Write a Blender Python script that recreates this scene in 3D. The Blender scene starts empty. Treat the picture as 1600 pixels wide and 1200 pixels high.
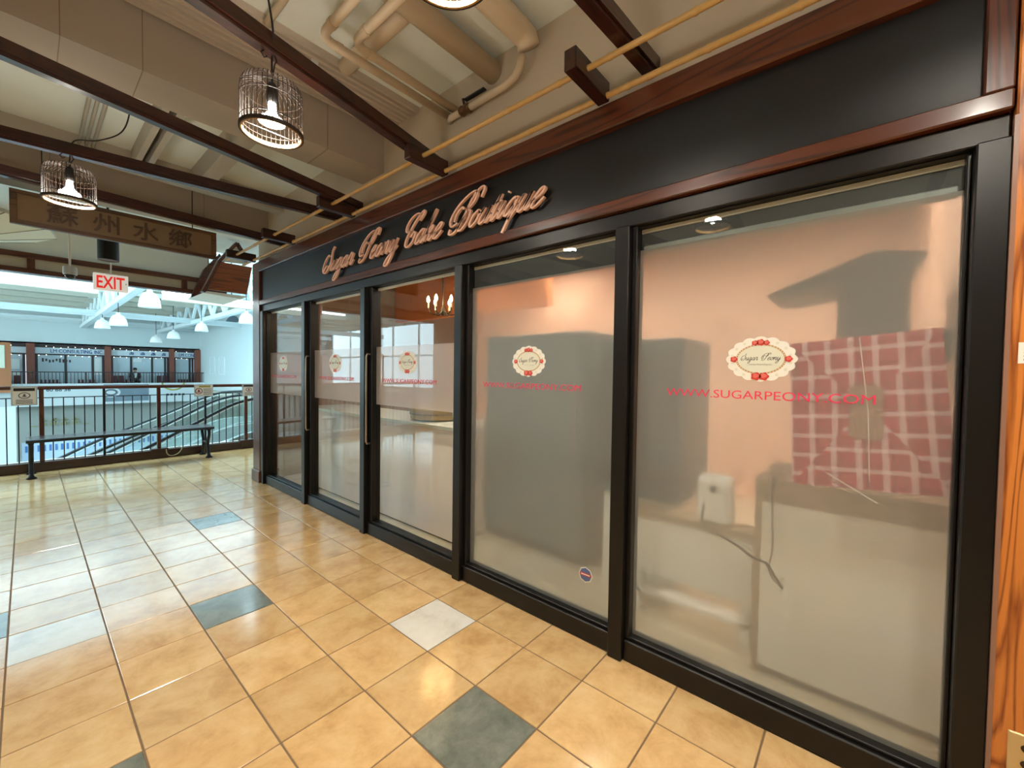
import bpy, math, random
from mathutils import Vector, Matrix
random.seed(7)
scene = bpy.context.scene
COL = scene.collection

# ------------------------------------------------------------------ camera, world, exposure
TILE = 0.333
CAM = Vector((0.0, 0.0, 4.09509 * TILE))
yaw, pitch, roll = [math.radians(a) for a in (49.5178, -1.5786, 0.7688)]
fw = Vector((math.sin(yaw) * math.cos(pitch), math.cos(yaw) * math.cos(pitch), math.sin(pitch)))
rt = Vector((math.cos(yaw), -math.sin(yaw), 0)); up = rt.cross(fw)
r2 = rt * math.cos(roll) + up * math.sin(roll); u2 = up * math.cos(roll) - rt * math.sin(roll)
cd = bpy.data.cameras.new('camera'); cam = bpy.data.objects.new('camera', cd); COL.objects.link(cam)
cd.sensor_fit = 'HORIZONTAL'; cd.sensor_width = 36.0; cd.lens = 36.0 * 647.085 / 1600.0
cd.clip_start = 0.02; cd.clip_end = 200
mw = Matrix((r2, u2, -fw)).transposed().to_4x4(); mw.translation = CAM; cam.matrix_world = mw
scene.camera = cam

world = bpy.data.worlds.new('world'); scene.world = world; world.use_nodes = True
bg = world.node_tree.nodes['Background']; bg.inputs[0].default_value = (0.75, 0.88, 1.0, 1); bg.inputs[1].default_value = 0.6
vs = scene.view_settings
vs.view_transform = 'Standard'; vs.look = 'None'; vs.gamma = 1.0; vs.use_curve_mapping = False
vs.exposure = 0.85
LAMP_POWER = 470.0        # radiance of a birdcage lamp's bulb face
SHOP_POWER = 640.0        # radiance of the downlights added to light the shop
SKY_POWER = 4.5           # radiance of the unseen glazing added to light the atrium
scene.cycles.use_denoising = True
scene.cycles.max_bounces = 6
scene.cycles.diffuse_bounces = 4
scene.cycles.glossy_bounces = 3
scene.cycles.transmission_bounces = 5
scene.cycles.use_adaptive_sampling = True
scene.cycles.adaptive_threshold = 0.05
scene.cycles.transparent_max_bounces = 16
scene.cycles.sample_clamp_indirect = 6.0

# ------------------------------------------------------------------ helpers
def srgb(r, g, b):
    f = lambda c: (c / 12.92 if c <= 0.04045 else ((c + 0.055) / 1.055) ** 2.4)
    return (f(r / 255), f(g / 255), f(b / 255), 1.0)

class MB:
    """collects shapes in world coordinates"""
    def __init__(s): s.v = []; s.f = []; s.m = []; s.uv = None
    def add(s, vs_, fs, mi=0):
        n = len(s.v); s.v += [tuple(p) for p in vs_]
        for f in fs: s.f.append([i + n for i in f]); s.m.append(mi)
        return s
    def box(s, x0, x1, y0, y1, z0, z1, mi=0, bev=0.0):
        x0, x1 = min(x0, x1), max(x0, x1); y0, y1 = min(y0, y1), max(y0, y1); z0, z1 = min(z0, z1), max(z0, z1)
        if bev <= 0:
            return s.add([(x0,y0,z0),(x1,y0,z0),(x1,y1,z0),(x0,y1,z0),(x0,y0,z1),(x1,y0,z1),(x1,y1,z1),(x0,y1,z1)],
                  [(0,3,2,1),(4,5,6,7),(0,1,5,4),(1,2,6,5),(2,3,7,6),(3,0,4,7)], mi)
        b = min(bev, (x1-x0)*.45, (y1-y0)*.45, (z1-z0)*.45)
        V = []; idx = {}
        for sx in (0,1):
            for sy in (0,1):
                for sz in (0,1):
                    X=(x0,x1)[sx];Y=(y0,y1)[sy];Z=(z0,z1)[sz]
                    dx=(b,-b)[sx];dy=(b,-b)[sy];dz=(b,-b)[sz]
                    for a,p in (('x',(X,Y+dy,Z+dz)),('y',(X+dx,Y,Z+dz)),('z',(X+dx,Y+dy,Z))):
                        idx[sx,sy,sz,a]=len(V); V.append(p)
        F=[]
        g=lambda a,*c: idx[(*c,a)]
        for k in (0,1):
            q=[g('x',k,0,0),g('x',k,1,0),g('x',k,1,1),g('x',k,0,1)]; F.append(q if k else q[::-1])
            q=[g('y',0,k,0),g('y',0,k,1),g('y',1,k,1),g('y',1,k,0)]; F.append(q if k else q[::-1])
            q=[g('z',0,0,k),g('z',1,0,k),g('z',1,1,k),g('z',0,1,k)]; F.append(q if k else q[::-1])
        for i in (0,1):
            for j in (0,1):
                F.append([g('x',i,j,0),g('x',i,j,1),g('y',i,j,1),g('y',i,j,0)])
                F.append([g('x',i,0,j),g('x',i,1,j),g('z',i,1,j),g('z',i,0,j)])
                F.append([g('y',0,i,j),g('y',1,i,j),g('z',1,i,j),g('z',0,i,j)])
                for k in (0,1): F.append([g('x',i,j,k),g('y',i,j,k),g('z',i,j,k)])
        return s.add(V,F,mi)
    def tube(s, pts, r, n=10, mi=0, cap=True, closed=False):
        pts = [Vector(p) for p in pts]; N = len(pts)
        rs = r if isinstance(r, (list, tuple)) else [r] * N
        base = len(s.v); prev = None
        for i, p in enumerate(pts):
            a = pts[i-1] if (i > 0 or closed) else p; b = pts[(i+1) % N] if (i < N-1 or closed) else p
            t = (b - a); t = t.normalized() if t.length > 1e-9 else Vector((0,0,1))
            if prev is None:
                h = Vector((0,0,1)) if abs(t.z) < .9 else Vector((1,0,0)); e1 = t.cross(h).normalized()
            else:
                e1 = prev - t * prev.dot(t); e1 = e1.normalized() if e1.length > 1e-6 else t.orthogonal().normalized()
            prev = e1; e2 = t.cross(e1)
            for k in range(n):
                a_ = 2*math.pi*k/n; s.v.append(tuple(p + (e1*math.cos(a_) + e2*math.sin(a_)) * rs[i]))
        for i in range(N if closed else N-1):
            j = (i+1) % N
            for k in range(n):
                s.f.append([base+i*n+k, base+i*n+(k+1)%n, base+j*n+(k+1)%n, base+j*n+k]); s.m.append(mi)
        if cap and not closed:
            s.f.append([base+k for k in range(n)][::-1]); s.m.append(mi)
            s.f.append([base+(N-1)*n+k for k in range(n)]); s.m.append(mi)
        return s
    def lathe(s, prof, c, n=24, mi=0, axis='z'):
        base = len(s.v); c = Vector(c)
        for (r, h) in prof:
            for k in range(n):
                a = 2*math.pi*k/n
                d = Vector((r*math.cos(a), r*math.sin(a), h)) if axis == 'z' else (Vector((h, r*math.cos(a), r*math.sin(a))) if axis == 'x' else Vector((r*math.cos(a), h, r*math.sin(a))))
                s.v.append(tuple(c + d))
        for i in range(len(prof)-1):
            for k in range(n):
                s.f.append([base+i*n+k, base+i*n+(k+1)%n, base+(i+1)*n+(k+1)%n, base+(i+1)*n+k]); s.m.append(mi)
        for i in ((0, len(prof)-1) if prof[0] != prof[-1] else ()):
            if prof[i][0] > 1e-6:
                s.f.append([base+i*n+k for k in range(n)]); s.m.append(mi)
        return s
    def prism(s, poly, axis, a, b, mi=0):
        """poly in the two other axes (order x,y,z minus axis), extruded a..b along axis"""
        def P(u, v, t): return {'x': (t,u,v), 'y': (u,t,v), 'z': (u,v,t)}[axis]
        n = len(poly)
        return s.add([P(u,v,a) for u,v in poly] + [P(u,v,b) for u,v in poly],
              [list(range(n))[::-1], list(range(n,2*n))] + [[i,(i+1)%n,n+(i+1)%n,n+i] for i in range(n)], mi)

ORI = {}
def obj(name, mb, mats, parent=None, origin=None, smooth=False):
    if origin is None:
        if parent is not None: origin = ORI[parent.name]
        else:
            xs, ys, zs = zip(*mb.v); origin = Vector(((min(xs)+max(xs))/2, (min(ys)+max(ys))/2, min(zs)))
    origin = Vector(origin)
    me = bpy.data.meshes.new(name)
    me.from_pydata([tuple(Vector(p) - origin) for p in mb.v], [], mb.f)
    if not isinstance(mats, (list, tuple)): mats = [mats]
    for m in mats: me.materials.append(m)
    if any(mb.m): me.polygons.foreach_set('material_index', mb.m)
    if smooth: me.polygons.foreach_set('use_smooth', [True]*len(me.polygons))
    if mb.uv:
        ul = me.uv_layers.new(name='UVMap')
        for lp in me.loops: ul.data[lp.index].uv = mb.uv[lp.vertex_index]
    me.update()
    import bmesh
    bm = bmesh.new(); bm.from_mesh(me); bmesh.ops.recalc_face_normals(bm, faces=bm.faces); bm.to_mesh(me); bm.free()
    o = bpy.data.objects.new(name, me); COL.objects.link(o)
    if parent is not None:
        o.parent = parent; o.location = origin - ORI[parent.name]
    else: o.location = origin
    ORI[o.name] = origin
    if smooth == 'auto':
        md = None
    return o
def tag(o, label=None, cat=None, group=None, kind=None):
    if label: o['label'] = label
    if cat: o['category'] = cat
    if group: o['group'] = group
    if kind: o['kind'] = kind
    return o
def thing(name, label, cat, loc=(0,0,0), group=None, kind=None):
    o = bpy.data.objects.new(name, None); COL.objects.link(o); o.empty_display_size = .1
    o.location = loc; ORI[o.name] = Vector(loc); return tag(o, label, cat, group, kind)
def struct(name, mb, m, label, cat='wall', parent=None):
    o = obj(name, mb, m, parent)
    if parent is None: tag(o, label, cat, None, 'structure')
    return o
def copy_tree(o, delta, label=None):
    c = o.copy(); COL.objects.link(c); c.location = o.location + Vector(delta); ORI[c.name] = ORI[o.name] + Vector(delta)
    if label: c['label'] = label
    for ch in list(o.children):
        k = ch.copy(); COL.objects.link(k); k.parent = c
        for g in list(ch.children):
            d = g.copy(); COL.objects.link(d); d.parent = k
    return c
def text_mb(s, size, mat4, extrude=0.0, sx=1.0, align='CENTER', bold=0.0, mb=None):
    cu = bpy.data.curves.new('t', 'FONT'); cu.body = s; cu.size = size; cu.extrude = extrude; cu.align_x = align; cu.offset = bold
    cu.resolution_u = 3
    o = bpy.data.objects.new('t', cu); COL.objects.link(o)
    dg = bpy.context.evaluated_depsgraph_get(); me = o.evaluated_get(dg).to_mesh()
    mb = mb or MB()
    mb.add([mat4 @ Vector((v.co.x*sx, v.co.y, v.co.z)) for v in me.vertices], [list(p.vertices) for p in me.polygons])
    o.evaluated_get(dg).to_mesh_clear(); bpy.data.objects.remove(o); bpy.data.curves.remove(cu)
    return mb
def onX(x, y, z):   # local frame on a wall of constant x, seen from -x
    return Matrix(((0,0,-1,x),(-1,0,0,y),(0,1,0,z),(0,0,0,1)))
def onY(x, y, z):   # local frame on a wall of constant y, seen from -y
    return Matrix(((1,0,0,x),(0,0,-1,y),(0,1,0,z),(0,0,0,1)))

# ------------------------------------------------------------------ materials
MATS = {}
def newmat(name):
    m = bpy.data.materials.new(name); m.use_nodes = True; MATS[name] = m
    return m, m.node_tree, m.node_tree.nodes['Principled BSDF']
def mat(name, col, rough=.5, metal=0.0, var=0.0, vscale=6.0, bump=0.0, bscale=60.0, emit=None, estr=0.0, coat=0.0, spec=.5, alpha=1.0, trans=0.0):
    m, nt, b = newmat(name); L = nt.links
    b.inputs['Base Color'].default_value = col; b.inputs['Roughness'].default_value = rough; b.inputs['Metallic'].default_value = metal
    b.inputs['Specular IOR Level'].default_value = spec
    b.inputs['Coat Weight'].default_value = coat; b.inputs['Coat Roughness'].default_value = .12
    if emit: b.inputs['Emission Color'].default_value = emit; b.inputs['Emission Strength'].default_value = estr
    if trans: b.inputs['Transmission Weight'].default_value = trans
    tc = nt.nodes.new('ShaderNodeTexCoord')
    if var:
        n = nt.nodes.new('ShaderNodeTexNoise'); n.inputs['Scale'].default_value = vscale; n.inputs['Detail'].default_value = 4
        L.new(tc.outputs['Object'], n.inputs['Vector'])
        mx = nt.nodes.new('ShaderNodeMix'); mx.data_type = 'RGBA'
        mx.inputs['A'].default_value = [max(0, c*(1-var)) for c in col[:3]] + [1]; mx.inputs['B'].default_value = [min(1, c*(1+var)) for c in col[:3]] + [1]
        L.new(n.outputs['Fac'], mx.inputs['Factor']); L.new(mx.outputs['Result'], b.inputs['Base Color'])
    if bump:
        n2 = nt.nodes.new('ShaderNodeTexNoise'); n2.inputs['Scale'].default_value = bscale
        L.new(tc.outputs['Object'], n2.inputs['Vector'])
        bp = nt.nodes.new('ShaderNodeBump'); bp.inputs['Strength'].default_value = bump; bp.inputs['Distance'].default_value = .01
        L.new(n2.outputs['Fac'], bp.inputs['Height']); L.new(bp.outputs['Normal'], b.inputs['Normal'])
    return m
def wood(name, axis, dark, light, rough=.35, coat=.35, scale=1.0):
    m, nt, b = newmat(name); L = nt.links
    tc = nt.nodes.new('ShaderNodeTexCoord'); mp = nt.nodes.new('ShaderNodeMapping')
    s = [9*scale]*3; s['xyz'.index(axis)] = 0.7*scale
    mp.inputs['Scale'].default_value = s; L.new(tc.outputs['Object'], mp.inputs['Vector'])
    n = nt.nodes.new('ShaderNodeTexNoise'); n.inputs['Scale'].default_value = 1.0; n.inputs['Detail'].default_value = 1.0; n.inputs['Distortion'].default_value = .2
    L.new(mp.outputs['Vector'], n.inputs['Vector'])
    mu = nt.nodes.new('ShaderNodeMath'); mu.operation = 'MULTIPLY'; mu.inputs[1].default_value = 16.0; L.new(n.outputs['Fac'], mu.inputs[0])
    fr = nt.nodes.new('ShaderNodeMath'); fr.operation = 'PINGPONG'; fr.inputs[1].default_value = 1.0; L.new(mu.outputs[0], fr.inputs[0])
    n2 = nt.nodes.new('ShaderNodeTexNoise'); n2.inputs['Scale'].default_value = 9.0; n2.inputs['Detail'].default_value = 3; L.new(mp.outputs['Vector'], n2.inputs['Vector'])
    ad = nt.nodes.new('ShaderNodeMath'); ad.operation = 'MULTIPLY_ADD'; ad.inputs[1].default_value = .55; L.new(n2.outputs['Fac'], ad.inputs[0]); L.new(fr.outputs[0], ad.inputs[2])
    cr = nt.nodes.new('ShaderNodeValToRGB'); cr.color_ramp.elements[0].position = .25; cr.color_ramp.elements[0].color = dark
    cr.color_ramp.elements[1].position = .75; cr.color_ramp.elements[1].color = light
    L.new(ad.outputs[0], cr.inputs['Fac']); L.new(cr.outputs['Color'], b.inputs['Base Color'])
    b.inputs['Roughness'].default_value = rough; b.inputs['Coat Weight'].default_value = coat; b.inputs['Coat Roughness'].default_value = .15
    bp = nt.nodes.new('ShaderNodeBump'); bp.inputs['Strength'].default_value = .08; bp.inputs['Distance'].default_value = .004
    L.new(ad.outputs[0], bp.inputs['Height']); L.new(bp.outputs['Normal'], b.inputs['Normal'])
    return m
def tilemat(name, c0, c1, c2, rough=.2):
    m, nt, b = newmat(name); L = nt.links
    tc = nt.nodes.new('ShaderNodeTexCoord'); oi = nt.nodes.new('ShaderNodeObjectInfo')
    sc_ = nt.nodes.new('ShaderNodeVectorMath'); sc_.operation = 'MULTIPLY_ADD'
    cb = nt.nodes.new('ShaderNodeCombineXYZ')
    for i in range(3): L.new(oi.outputs['Random'], cb.inputs[i])
    sc_.inputs[1].default_value = (37, 53, 71); L.new(cb.outputs[0], sc_.inputs[0]); L.new(tc.outputs['Object'], sc_.inputs[2])
    n = nt.nodes.new('ShaderNodeTexNoise'); n.inputs['Scale'].default_value = 5.5; n.inputs['Detail'].default_value = 6; n.inputs['Roughness'].default_value = .68; n.inputs['Distortion'].default_value = .25
    L.new(sc_.outputs[0], n.inputs['Vector'])
    cr = nt.nodes.new('ShaderNodeValToRGB'); e = cr.color_ramp.elements
    e[0].position = .28; e[0].color = c0; e[1].position = .72; e[1].color = c2; k = e.new(.5); k.color = c1
    L.new(n.outputs['Fac'], cr.inputs['Fac'])
    hs = nt.nodes.new('ShaderNodeHueSaturation')
    mr = nt.nodes.new('ShaderNodeMapRange'); mr.inputs[3].default_value = .9; mr.inputs[4].default_value = 1.08
    L.new(oi.outputs['Random'], mr.inputs[0]); L.new(mr.outputs[0], hs.inputs['Value']); L.new(cr.outputs['Color'], hs.inputs['Color'])
    L.new(hs.outputs['Color'], b.inputs['Base Color'])
    mr2 = nt.nodes.new('ShaderNodeMapRange'); mr2.inputs[3].default_value = rough*.8; mr2.inputs[4].default_value = rough*1.35
    L.new(n.outputs['Fac'], mr2.inputs[0]); L.new(mr2.outputs[0], b.inputs['Roughness'])
    b.inputs['Specular IOR Level'].default_value = .9
    b.inputs['Coat Weight'].default_value = .5; b.inputs['Coat Roughness'].default_value = .12
    bp = nt.nodes.new('ShaderNodeBump'); bp.inputs['Strength'].default_value = .04; bp.inputs['Distance'].default_value = .004
    L.new(n.outputs['Fac'], bp.inputs['Height']); L.new(bp.outputs['Normal'], b.inputs['Normal'])
    return m
def schlick(nt):
    lw = nt.nodes.new('ShaderNodeLayerWeight'); lw.inputs[0].default_value = .5
    p5 = nt.nodes.new('ShaderNodeMath'); p5.operation = 'POWER'; p5.inputs[1].default_value = 5.0; nt.links.new(lw.outputs['Facing'], p5.inputs[0])
    ma = nt.nodes.new('ShaderNodeMath'); ma.operation = 'MULTIPLY_ADD'; ma.inputs[1].default_value = .955; ma.inputs[2].default_value = .045; nt.links.new(p5.outputs[0], ma.inputs[0])
    return ma.outputs[0]
def glassmat(name, tint=(1,1,1,1)):
    m = bpy.data.materials.new(name); m.use_nodes = True; nt = m.node_tree; nt.nodes.clear(); L = nt.links
    out = nt.nodes.new('ShaderNodeOutputMaterial'); tr = nt.nodes.new('ShaderNodeBsdfTransparent'); tr.inputs[0].default_value = tint
    gl = nt.nodes.new('ShaderNodeBsdfGlossy'); gl.inputs['Roughness'].default_value = 0.0
    mx = nt.nodes.new('ShaderNodeMixShader'); L.new(schlick(nt), mx.inputs[0]); L.new(tr.outputs[0], mx.inputs[1]); L.new(gl.outputs[0], mx.inputs[2])
    L.new(mx.outputs[0], out.inputs[0]); return m
def frostmat(name, ior, rough, clearw, haze, glow, hazecol):
    """frosted film on the glass: blurred and a little straight transmission, white scatter, under a polished surface"""
    m = bpy.data.materials.new(name); m.use_nodes = True; nt = m.node_tree; nt.nodes.clear(); L = nt.links
    out = nt.nodes.new('ShaderNodeOutputMaterial')
    rf = nt.nodes.new('ShaderNodeBsdfRefraction'); rf.distribution = 'BECKMANN'; rf.inputs['IOR'].default_value = ior; rf.inputs['Roughness'].default_value = rough
    tr = nt.nodes.new('ShaderNodeBsdfTransparent')
    df = nt.nodes.new('ShaderNodeBsdfDiffuse'); df.inputs[0].default_value = hazecol
    tl = nt.nodes.new('ShaderNodeBsdfTranslucent'); tl.inputs[0].default_value = hazecol
    def mix(f, x, y):
        n = nt.nodes.new('ShaderNodeMixShader'); L.new(x, n.inputs[1]); L.new(y, n.inputs[2])
        if isinstance(f, float): n.inputs[0].default_value = f
        else: L.new(f, n.inputs[0])
        return n.outputs[0]
    sc1 = mix(glow / max(1e-6, glow + haze), df.outputs[0], tl.outputs[0])
    tr1 = mix(clearw / max(1e-6, 1 - haze - glow), rf.outputs[0], tr.outputs[0])
    body = mix(haze + glow, tr1, sc1)
    gl = nt.nodes.new('ShaderNodeBsdfGlossy'); gl.inputs['Roughness'].default_value = 0.02
    L.new(mix(schlick(nt), body, gl.outputs[0]), out.inputs[0]); return m

W_D, W_L = srgb(50, 20, 8), srgb(92, 42, 19)
woodX = wood('oak_x', 'x', W_D, W_L); woodY = wood('oak_y', 'y', W_D, W_L); woodZ = wood('oak_z', 'z', W_D, W_L)
woodP = wood('oak_pilaster', 'z', srgb(138, 68, 22), srgb(212, 128, 56), scale=1.6)
beamM = wood('beam_wood', 'x', srgb(34, 13, 9), srgb(58, 24, 15), rough=.3, coat=.4)
beamY = wood('bracket_wood', 'y', srgb(52, 20, 13), srgb(92, 38, 24))
gableM = wood('gable_wood', 'x', srgb(104, 48, 18), srgb(146, 74, 32))
signwood = wood('sign_wood', 'x', srgb(60, 38, 18), srgb(100, 68, 36), rough=.5, coat=.1)
black = mat('black_aluminium', srgb(20, 17, 15), .38, 0.2)
board = mat('sign_board', srgb(9, 9, 10), .42, 0, .05, 3)
copper = mat('letter_face', srgb(250, 198, 172), .42, 0, .06)
tanT = tilemat('tan_tile', srgb(204, 158, 102), srgb(228, 186, 128), srgb(240, 206, 152), .15)
whiteT = tilemat('white_tile', srgb(205, 198, 186), srgb(232, 226, 214), srgb(240, 236, 228))
greyT = tilemat('grey_tile', srgb(92, 98, 88), srgb(122, 126, 114), srgb(150, 152, 140))
grout = mat('grout', srgb(128, 104, 80), .8, 0, .1, 20)
plaster = mat('beige_plaster', srgb(198, 184, 164), .75, 0, .05, 2, .1, 30)
plasterW = mat('white_plaster', srgb(228, 234, 230), .75, 0, .06, 2.5, .1, 30)
joistM = mat('painted_joist', srgb(176, 168, 154), .6, 0, .06, 3)
soffitM = mat('soffit_plaster', srgb(174, 162, 148), .7, 0, .05, 2)
deckM = mat('painted_steel_deck', srgb(190, 178, 164), .5, 0, .05, 3)
pipeM = mat('painted_pipe', srgb(212, 192, 164), .5, 0, .05, 5)
brassM = mat('valve_brass', srgb(110, 78, 48), .4, .6)
bamboo = mat('bamboo', srgb(200, 160, 96), .4, 0, .15, 30)
blackP = mat('black_plastic', srgb(18, 18, 18), .4)
steelB = mat('dark_iron', srgb(32, 34, 36), .4, .4)
rattan = mat('cage_wire', srgb(46, 32, 23), .6)
rattanL = mat('cage_rim', srgb(196, 150, 84), .5)
bulbM = mat('bulb_face', (1,1,1,1), .4, emit=(1.0, .95, .83, 1), estr=LAMP_POWER)
bulbW = mat('white_enamel', srgb(235, 232, 225), .4)
bulbG = mat('bulb_body', srgb(235, 232, 225), .4, emit=(1.0, .95, .83, 1), estr=LAMP_POWER*.13)
clear = glassmat('clear_glass', (.96, .98, .97, 1))
frost = frostmat('frosted_film', 1.05, .95, .44, .16, .07, (.90, .89, .80, 1))
frostS = frostmat('frosted_band', 1.09, .9, .12, .22, .10, (.86, .84, .80, 1))
frostB = clear
pinkT = mat('pink_lettering', srgb(226, 62, 92), .5)
cream = mat('cream_rail', srgb(248, 238, 222), .5)
blindM = mat('blind_cloth', srgb(70, 70, 70), .6)
blindG = mat('blind_bar', srgb(148, 152, 146), .4)
chrome = mat('brushed_metal', srgb(170, 160, 145), .3, .8)
badgeW = mat('badge_white', srgb(240, 234, 220), .5)
badgeC = mat('badge_cream', srgb(226, 222, 200), .5)
badgeG = mat('badge_gold', srgb(196, 150, 96), .5)
roseR = mat('rose_red', srgb(206, 62, 50), .5)
roseP = mat('rose_pink', srgb(228, 110, 96), .5)
inkM = mat('badge_ink', srgb(92, 76, 70), .6)

# ------------------------------------------------------------------ floor with tiles
JOINT = 0.006
XS = 1.835                       # the tiles run up to the shop's kick rails
fl = MB(); fl.box(-2.8, 6.0, -4.0, 8.22, -.30, -.0035)
floor = struct('floor', fl, grout, 'tan ceramic tiled mall floor with scattered white and grey tiles', 'floor')
def lx(i): return (i - .23836) * TILE
rows = [((j + 8.7688) * TILE, (j + 9.7688) * TILE) for j in range(-21, 7)]
y = rows[-1][1]; rows.append((y, y + .14)); y += .14                       # a narrow row of cut tiles
while y < 8.1: rows.append((y, min(y + TILE, 8.1))); y += TILE
special = {(0, 0): whiteT, (2, -1): greyT, (4, -4): whiteT, (3, -6): greyT, (0, -4): greyT, (3, 4): greyT, (-1, 1): greyT,
           (-3, -2): whiteT, (-4, 3): greyT, (-5, -7): whiteT, (-2, -8): greyT, (2, -10): whiteT}
tile_cache = {}
def tile_mesh(w, d, m):
    k = (round(w, 4), round(d, 4), m.name)
    if k not in tile_cache:
        b = MB(); b.box(-w/2, w/2, -d/2, d/2, -.008, 0, bev=.0018)
        me = bpy.data.meshes.new('tile'); me.from_pydata(b.v, [], b.f); me.materials.append(m); me.update(); tile_cache[k] = me
    return tile_cache[k]
rest = MB(); ntile = 0
for r, (ya, yb) in enumerate(rows):
    j = r - 21
    for i in range(-8, 6):
        xa, xb = lx(i), min(lx(i + 1), XS)
        xa = max(xa, -2.78)
        if xb - xa < .03 or yb - ya < .03: continue
        cx, cy = (xa + xb)/2, (ya + yb)/2
        m = special.get((i, j), tanT)
        vis = yb > .15 and xb > -.045 * cy - .08
        if vis or m is not tanT:
            o = bpy.data.objects.new('tile', tile_mesh(xb - xa - JOINT, yb - ya - JOINT, m)); COL.objects.link(o)
            o.parent = floor; o.location = Vector((cx, cy, 0)) - ORI['floor']; ntile += 1
        else:
            rest.box(xa + JOINT/2, xb - JOINT/2, ya + JOINT/2, yb - JOINT/2, -.008, 0)
o = obj('tile_field', rest, tanT, floor); o['kind'] = 'stuff'

# ------------------------------------------------------------------ walls and ceiling of the mall corridor
DECK = 3.28
struct('wall_right', MB().box(1.88, 2.12, -4.0, 5.72, 2.64, DECK), plaster, 'beige plaster wall above the shop sign')
struct('wall_corner', MB().box(1.89, 5.3, 5.745, 5.78, 2.64, DECK), plaster, 'pale wall above the far corner post of the shop')
struct('wall_left', MB().box(-2.95, -2.8, -4.0, 8.2, 0, DECK), plaster, 'beige plaster wall along the other side of the corridor')
struct('wall_back', MB().box(-2.95, 2.0, -4.15, -4.0, 0, DECK), plaster, 'beige plaster wall closing the corridor')
struct('ceiling', MB().box(-2.95, 2.12, -4.15, 8.2, DECK, DECK + .12), plasterW, 'painted concrete ceiling above pipes and wooden beams', 'ceiling')
deck = MB()
for k in range(9):                                               # ribs of the corrugated deck run across the corridor
    yy = 2.54 + k * .05
    deck.prism([(yy - .021, DECK), (yy - .011, DECK - .032), (yy + .011, DECK - .032), (yy + .021, DECK)], 'x', -1.6, 1.878)
struct('ceiling_deck', deck, deckM, 'ribbed painted steel deck in the ceiling beside the beam', 'ceiling')
def soffit(name, x0, x1, y0, y1, z0, label, seams):
    o = struct(name, MB().box(x0, x1, y0, y1, z0, DECK), soffitM, label, 'soffit')
    for s in seams:
        obj('seam', MB().box(s, s + .004, y0 - .0015, y1 + .001, z0 - .0015, DECK), mat_seam, o)
mat_seam = mat('soffit_seam', srgb(140, 122, 102), .8)
soffit('trim_1', -2.8, 1.88, 2.985, 3.31, 2.95, 'boxed beige plaster beam crossing the ceiling nearest the shop sign', [0.12, .42, 1.42])
soffit('trim_2', -2.8, 1.88, 5.44, 5.78, 2.95, 'boxed beige plaster beam crossing the ceiling behind the hanging name board', [.15, 1.25])
ld = MB().box(-2.8, 1.88, 5.0, 5.1, 3.15, DECK).box(-2.8, 1.88, 4.98, 5.12, 3.12, 3.15).box(-2.8, 1.88, 4.985, 5.0, 3.16, 3.19)
struct('trim_3', ld, joistM, 'white painted ceiling ledge between the two boxed beams', 'trim')
for k, (xa, xb, ya, yb, z) in enumerate([(1.05, 1.17, 3.31, 4.98, 3.10), (.62, .66, 3.31, 4.98, 3.13), (.70, .74, 3.31, 4.98, 3.13)]):
    struct('trim_%d' % (4 + k), MB().box(xa, xb, ya, yb, z, DECK), joistM,
           ['broad white ceiling joist between the boxed beams', 'left of a pair of slim white ceiling joists', 'right of a pair of slim white ceiling joists'][k], 'trim')
# bulkhead above the railing with beige panels in wood frames
bk = struct('wall_bulkhead', MB().box(-2.95, 1.95, 8.2, 8.35, 2.81, DECK), plasterW, 'pale grey bulkhead above the balcony railing')
fa = thing('trim_7', 'wood framed fascia with beige panels above the balcony railing', 'fascia', (0, 8.2, 2.55), kind='structure')
obj('rail', MB().box(-2.8, 1.93, 8.15, 8.3, 2.74, 2.81, bev=.004), woodX, fa)
obj('rail', MB().box(-2.8, 1.93, 8.15, 8.3, 2.55, 2.61, bev=.004), woodX, fa)
px = [-2.7, -1.1, .05, 1.62, 1.9]
for x_ in px: obj('stile', MB().box(x_ - .035, x_ + .035, 8.155, 8.295, 2.61, 2.74), woodZ, fa)
for a, b in zip(px[:-1], px[1:]): obj('panel', MB().box(a + .035, b - .035, 8.19, 8.26, 2.61, 2.74), mat_panel if 'mat_panel' in globals() else plaster, fa)

# ------------------------------------------------------------------ storefront
MUL = [5.45, 4.315, 3.18, 2.01, .88, -.262]
GX = 1.885
def frame_box(name, mb, parent=None, m=None): return obj(name, mb, m or black, parent)
# wooden surround
post = thing('trim_10', 'dark wood corner post at the far end of the cake shop front', 'post', (1.9, 5.6, 0), kind='structure')
obj('shaft', MB().box(1.80, 2.0, 5.50, 5.72, .12, 2.64, bev=.006), woodZ, post)
obj('plinth', MB().box(1.785, 2.015, 5.485, 5.735, 0, .14, bev=.008), woodZ, post)
pil = thing('trim_11', 'orange oak pilaster at the near end of the cake shop front', 'pilaster', (1.9, -.8, 0), kind='structure')
obj('panel', MB().box(1.80, 2.0, -1.6, -.30, 0, DECK, bev=.004), woodP, pil)
obj('corner_bead', MB().box(1.797, 1.82, -.306, -.296, 0, 2.1), mat('clear_bead', srgb(150, 110, 90), .3), pil)
struct('trim_12', MB().box(1.79, 1.96, -.295, 5.50, 2.52, 2.64, bev=.006), woodY, 'dark wood rail along the top of the black sign board', 'trim')
struct('trim_13', MB().box(1.80, 1.96, -.295, 5.50, 2.125, 2.182, bev=.005), woodY, 'dark wood rail under the black sign board', 'trim')
struct('trim_14', MB().box(1.80, 1.96, -.295, -.236, 2.182, 2.52, bev=.004), woodZ, 'short upright wood rail closing the sign board beside the pilaster', 'trim')
hd = struct('trim_15', MB().box(1.83, 1.95, -.295, 5.50, 2.05, 2.125, bev=.004), black, 'black metal head frame above the shop glass', 'frame')
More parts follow.
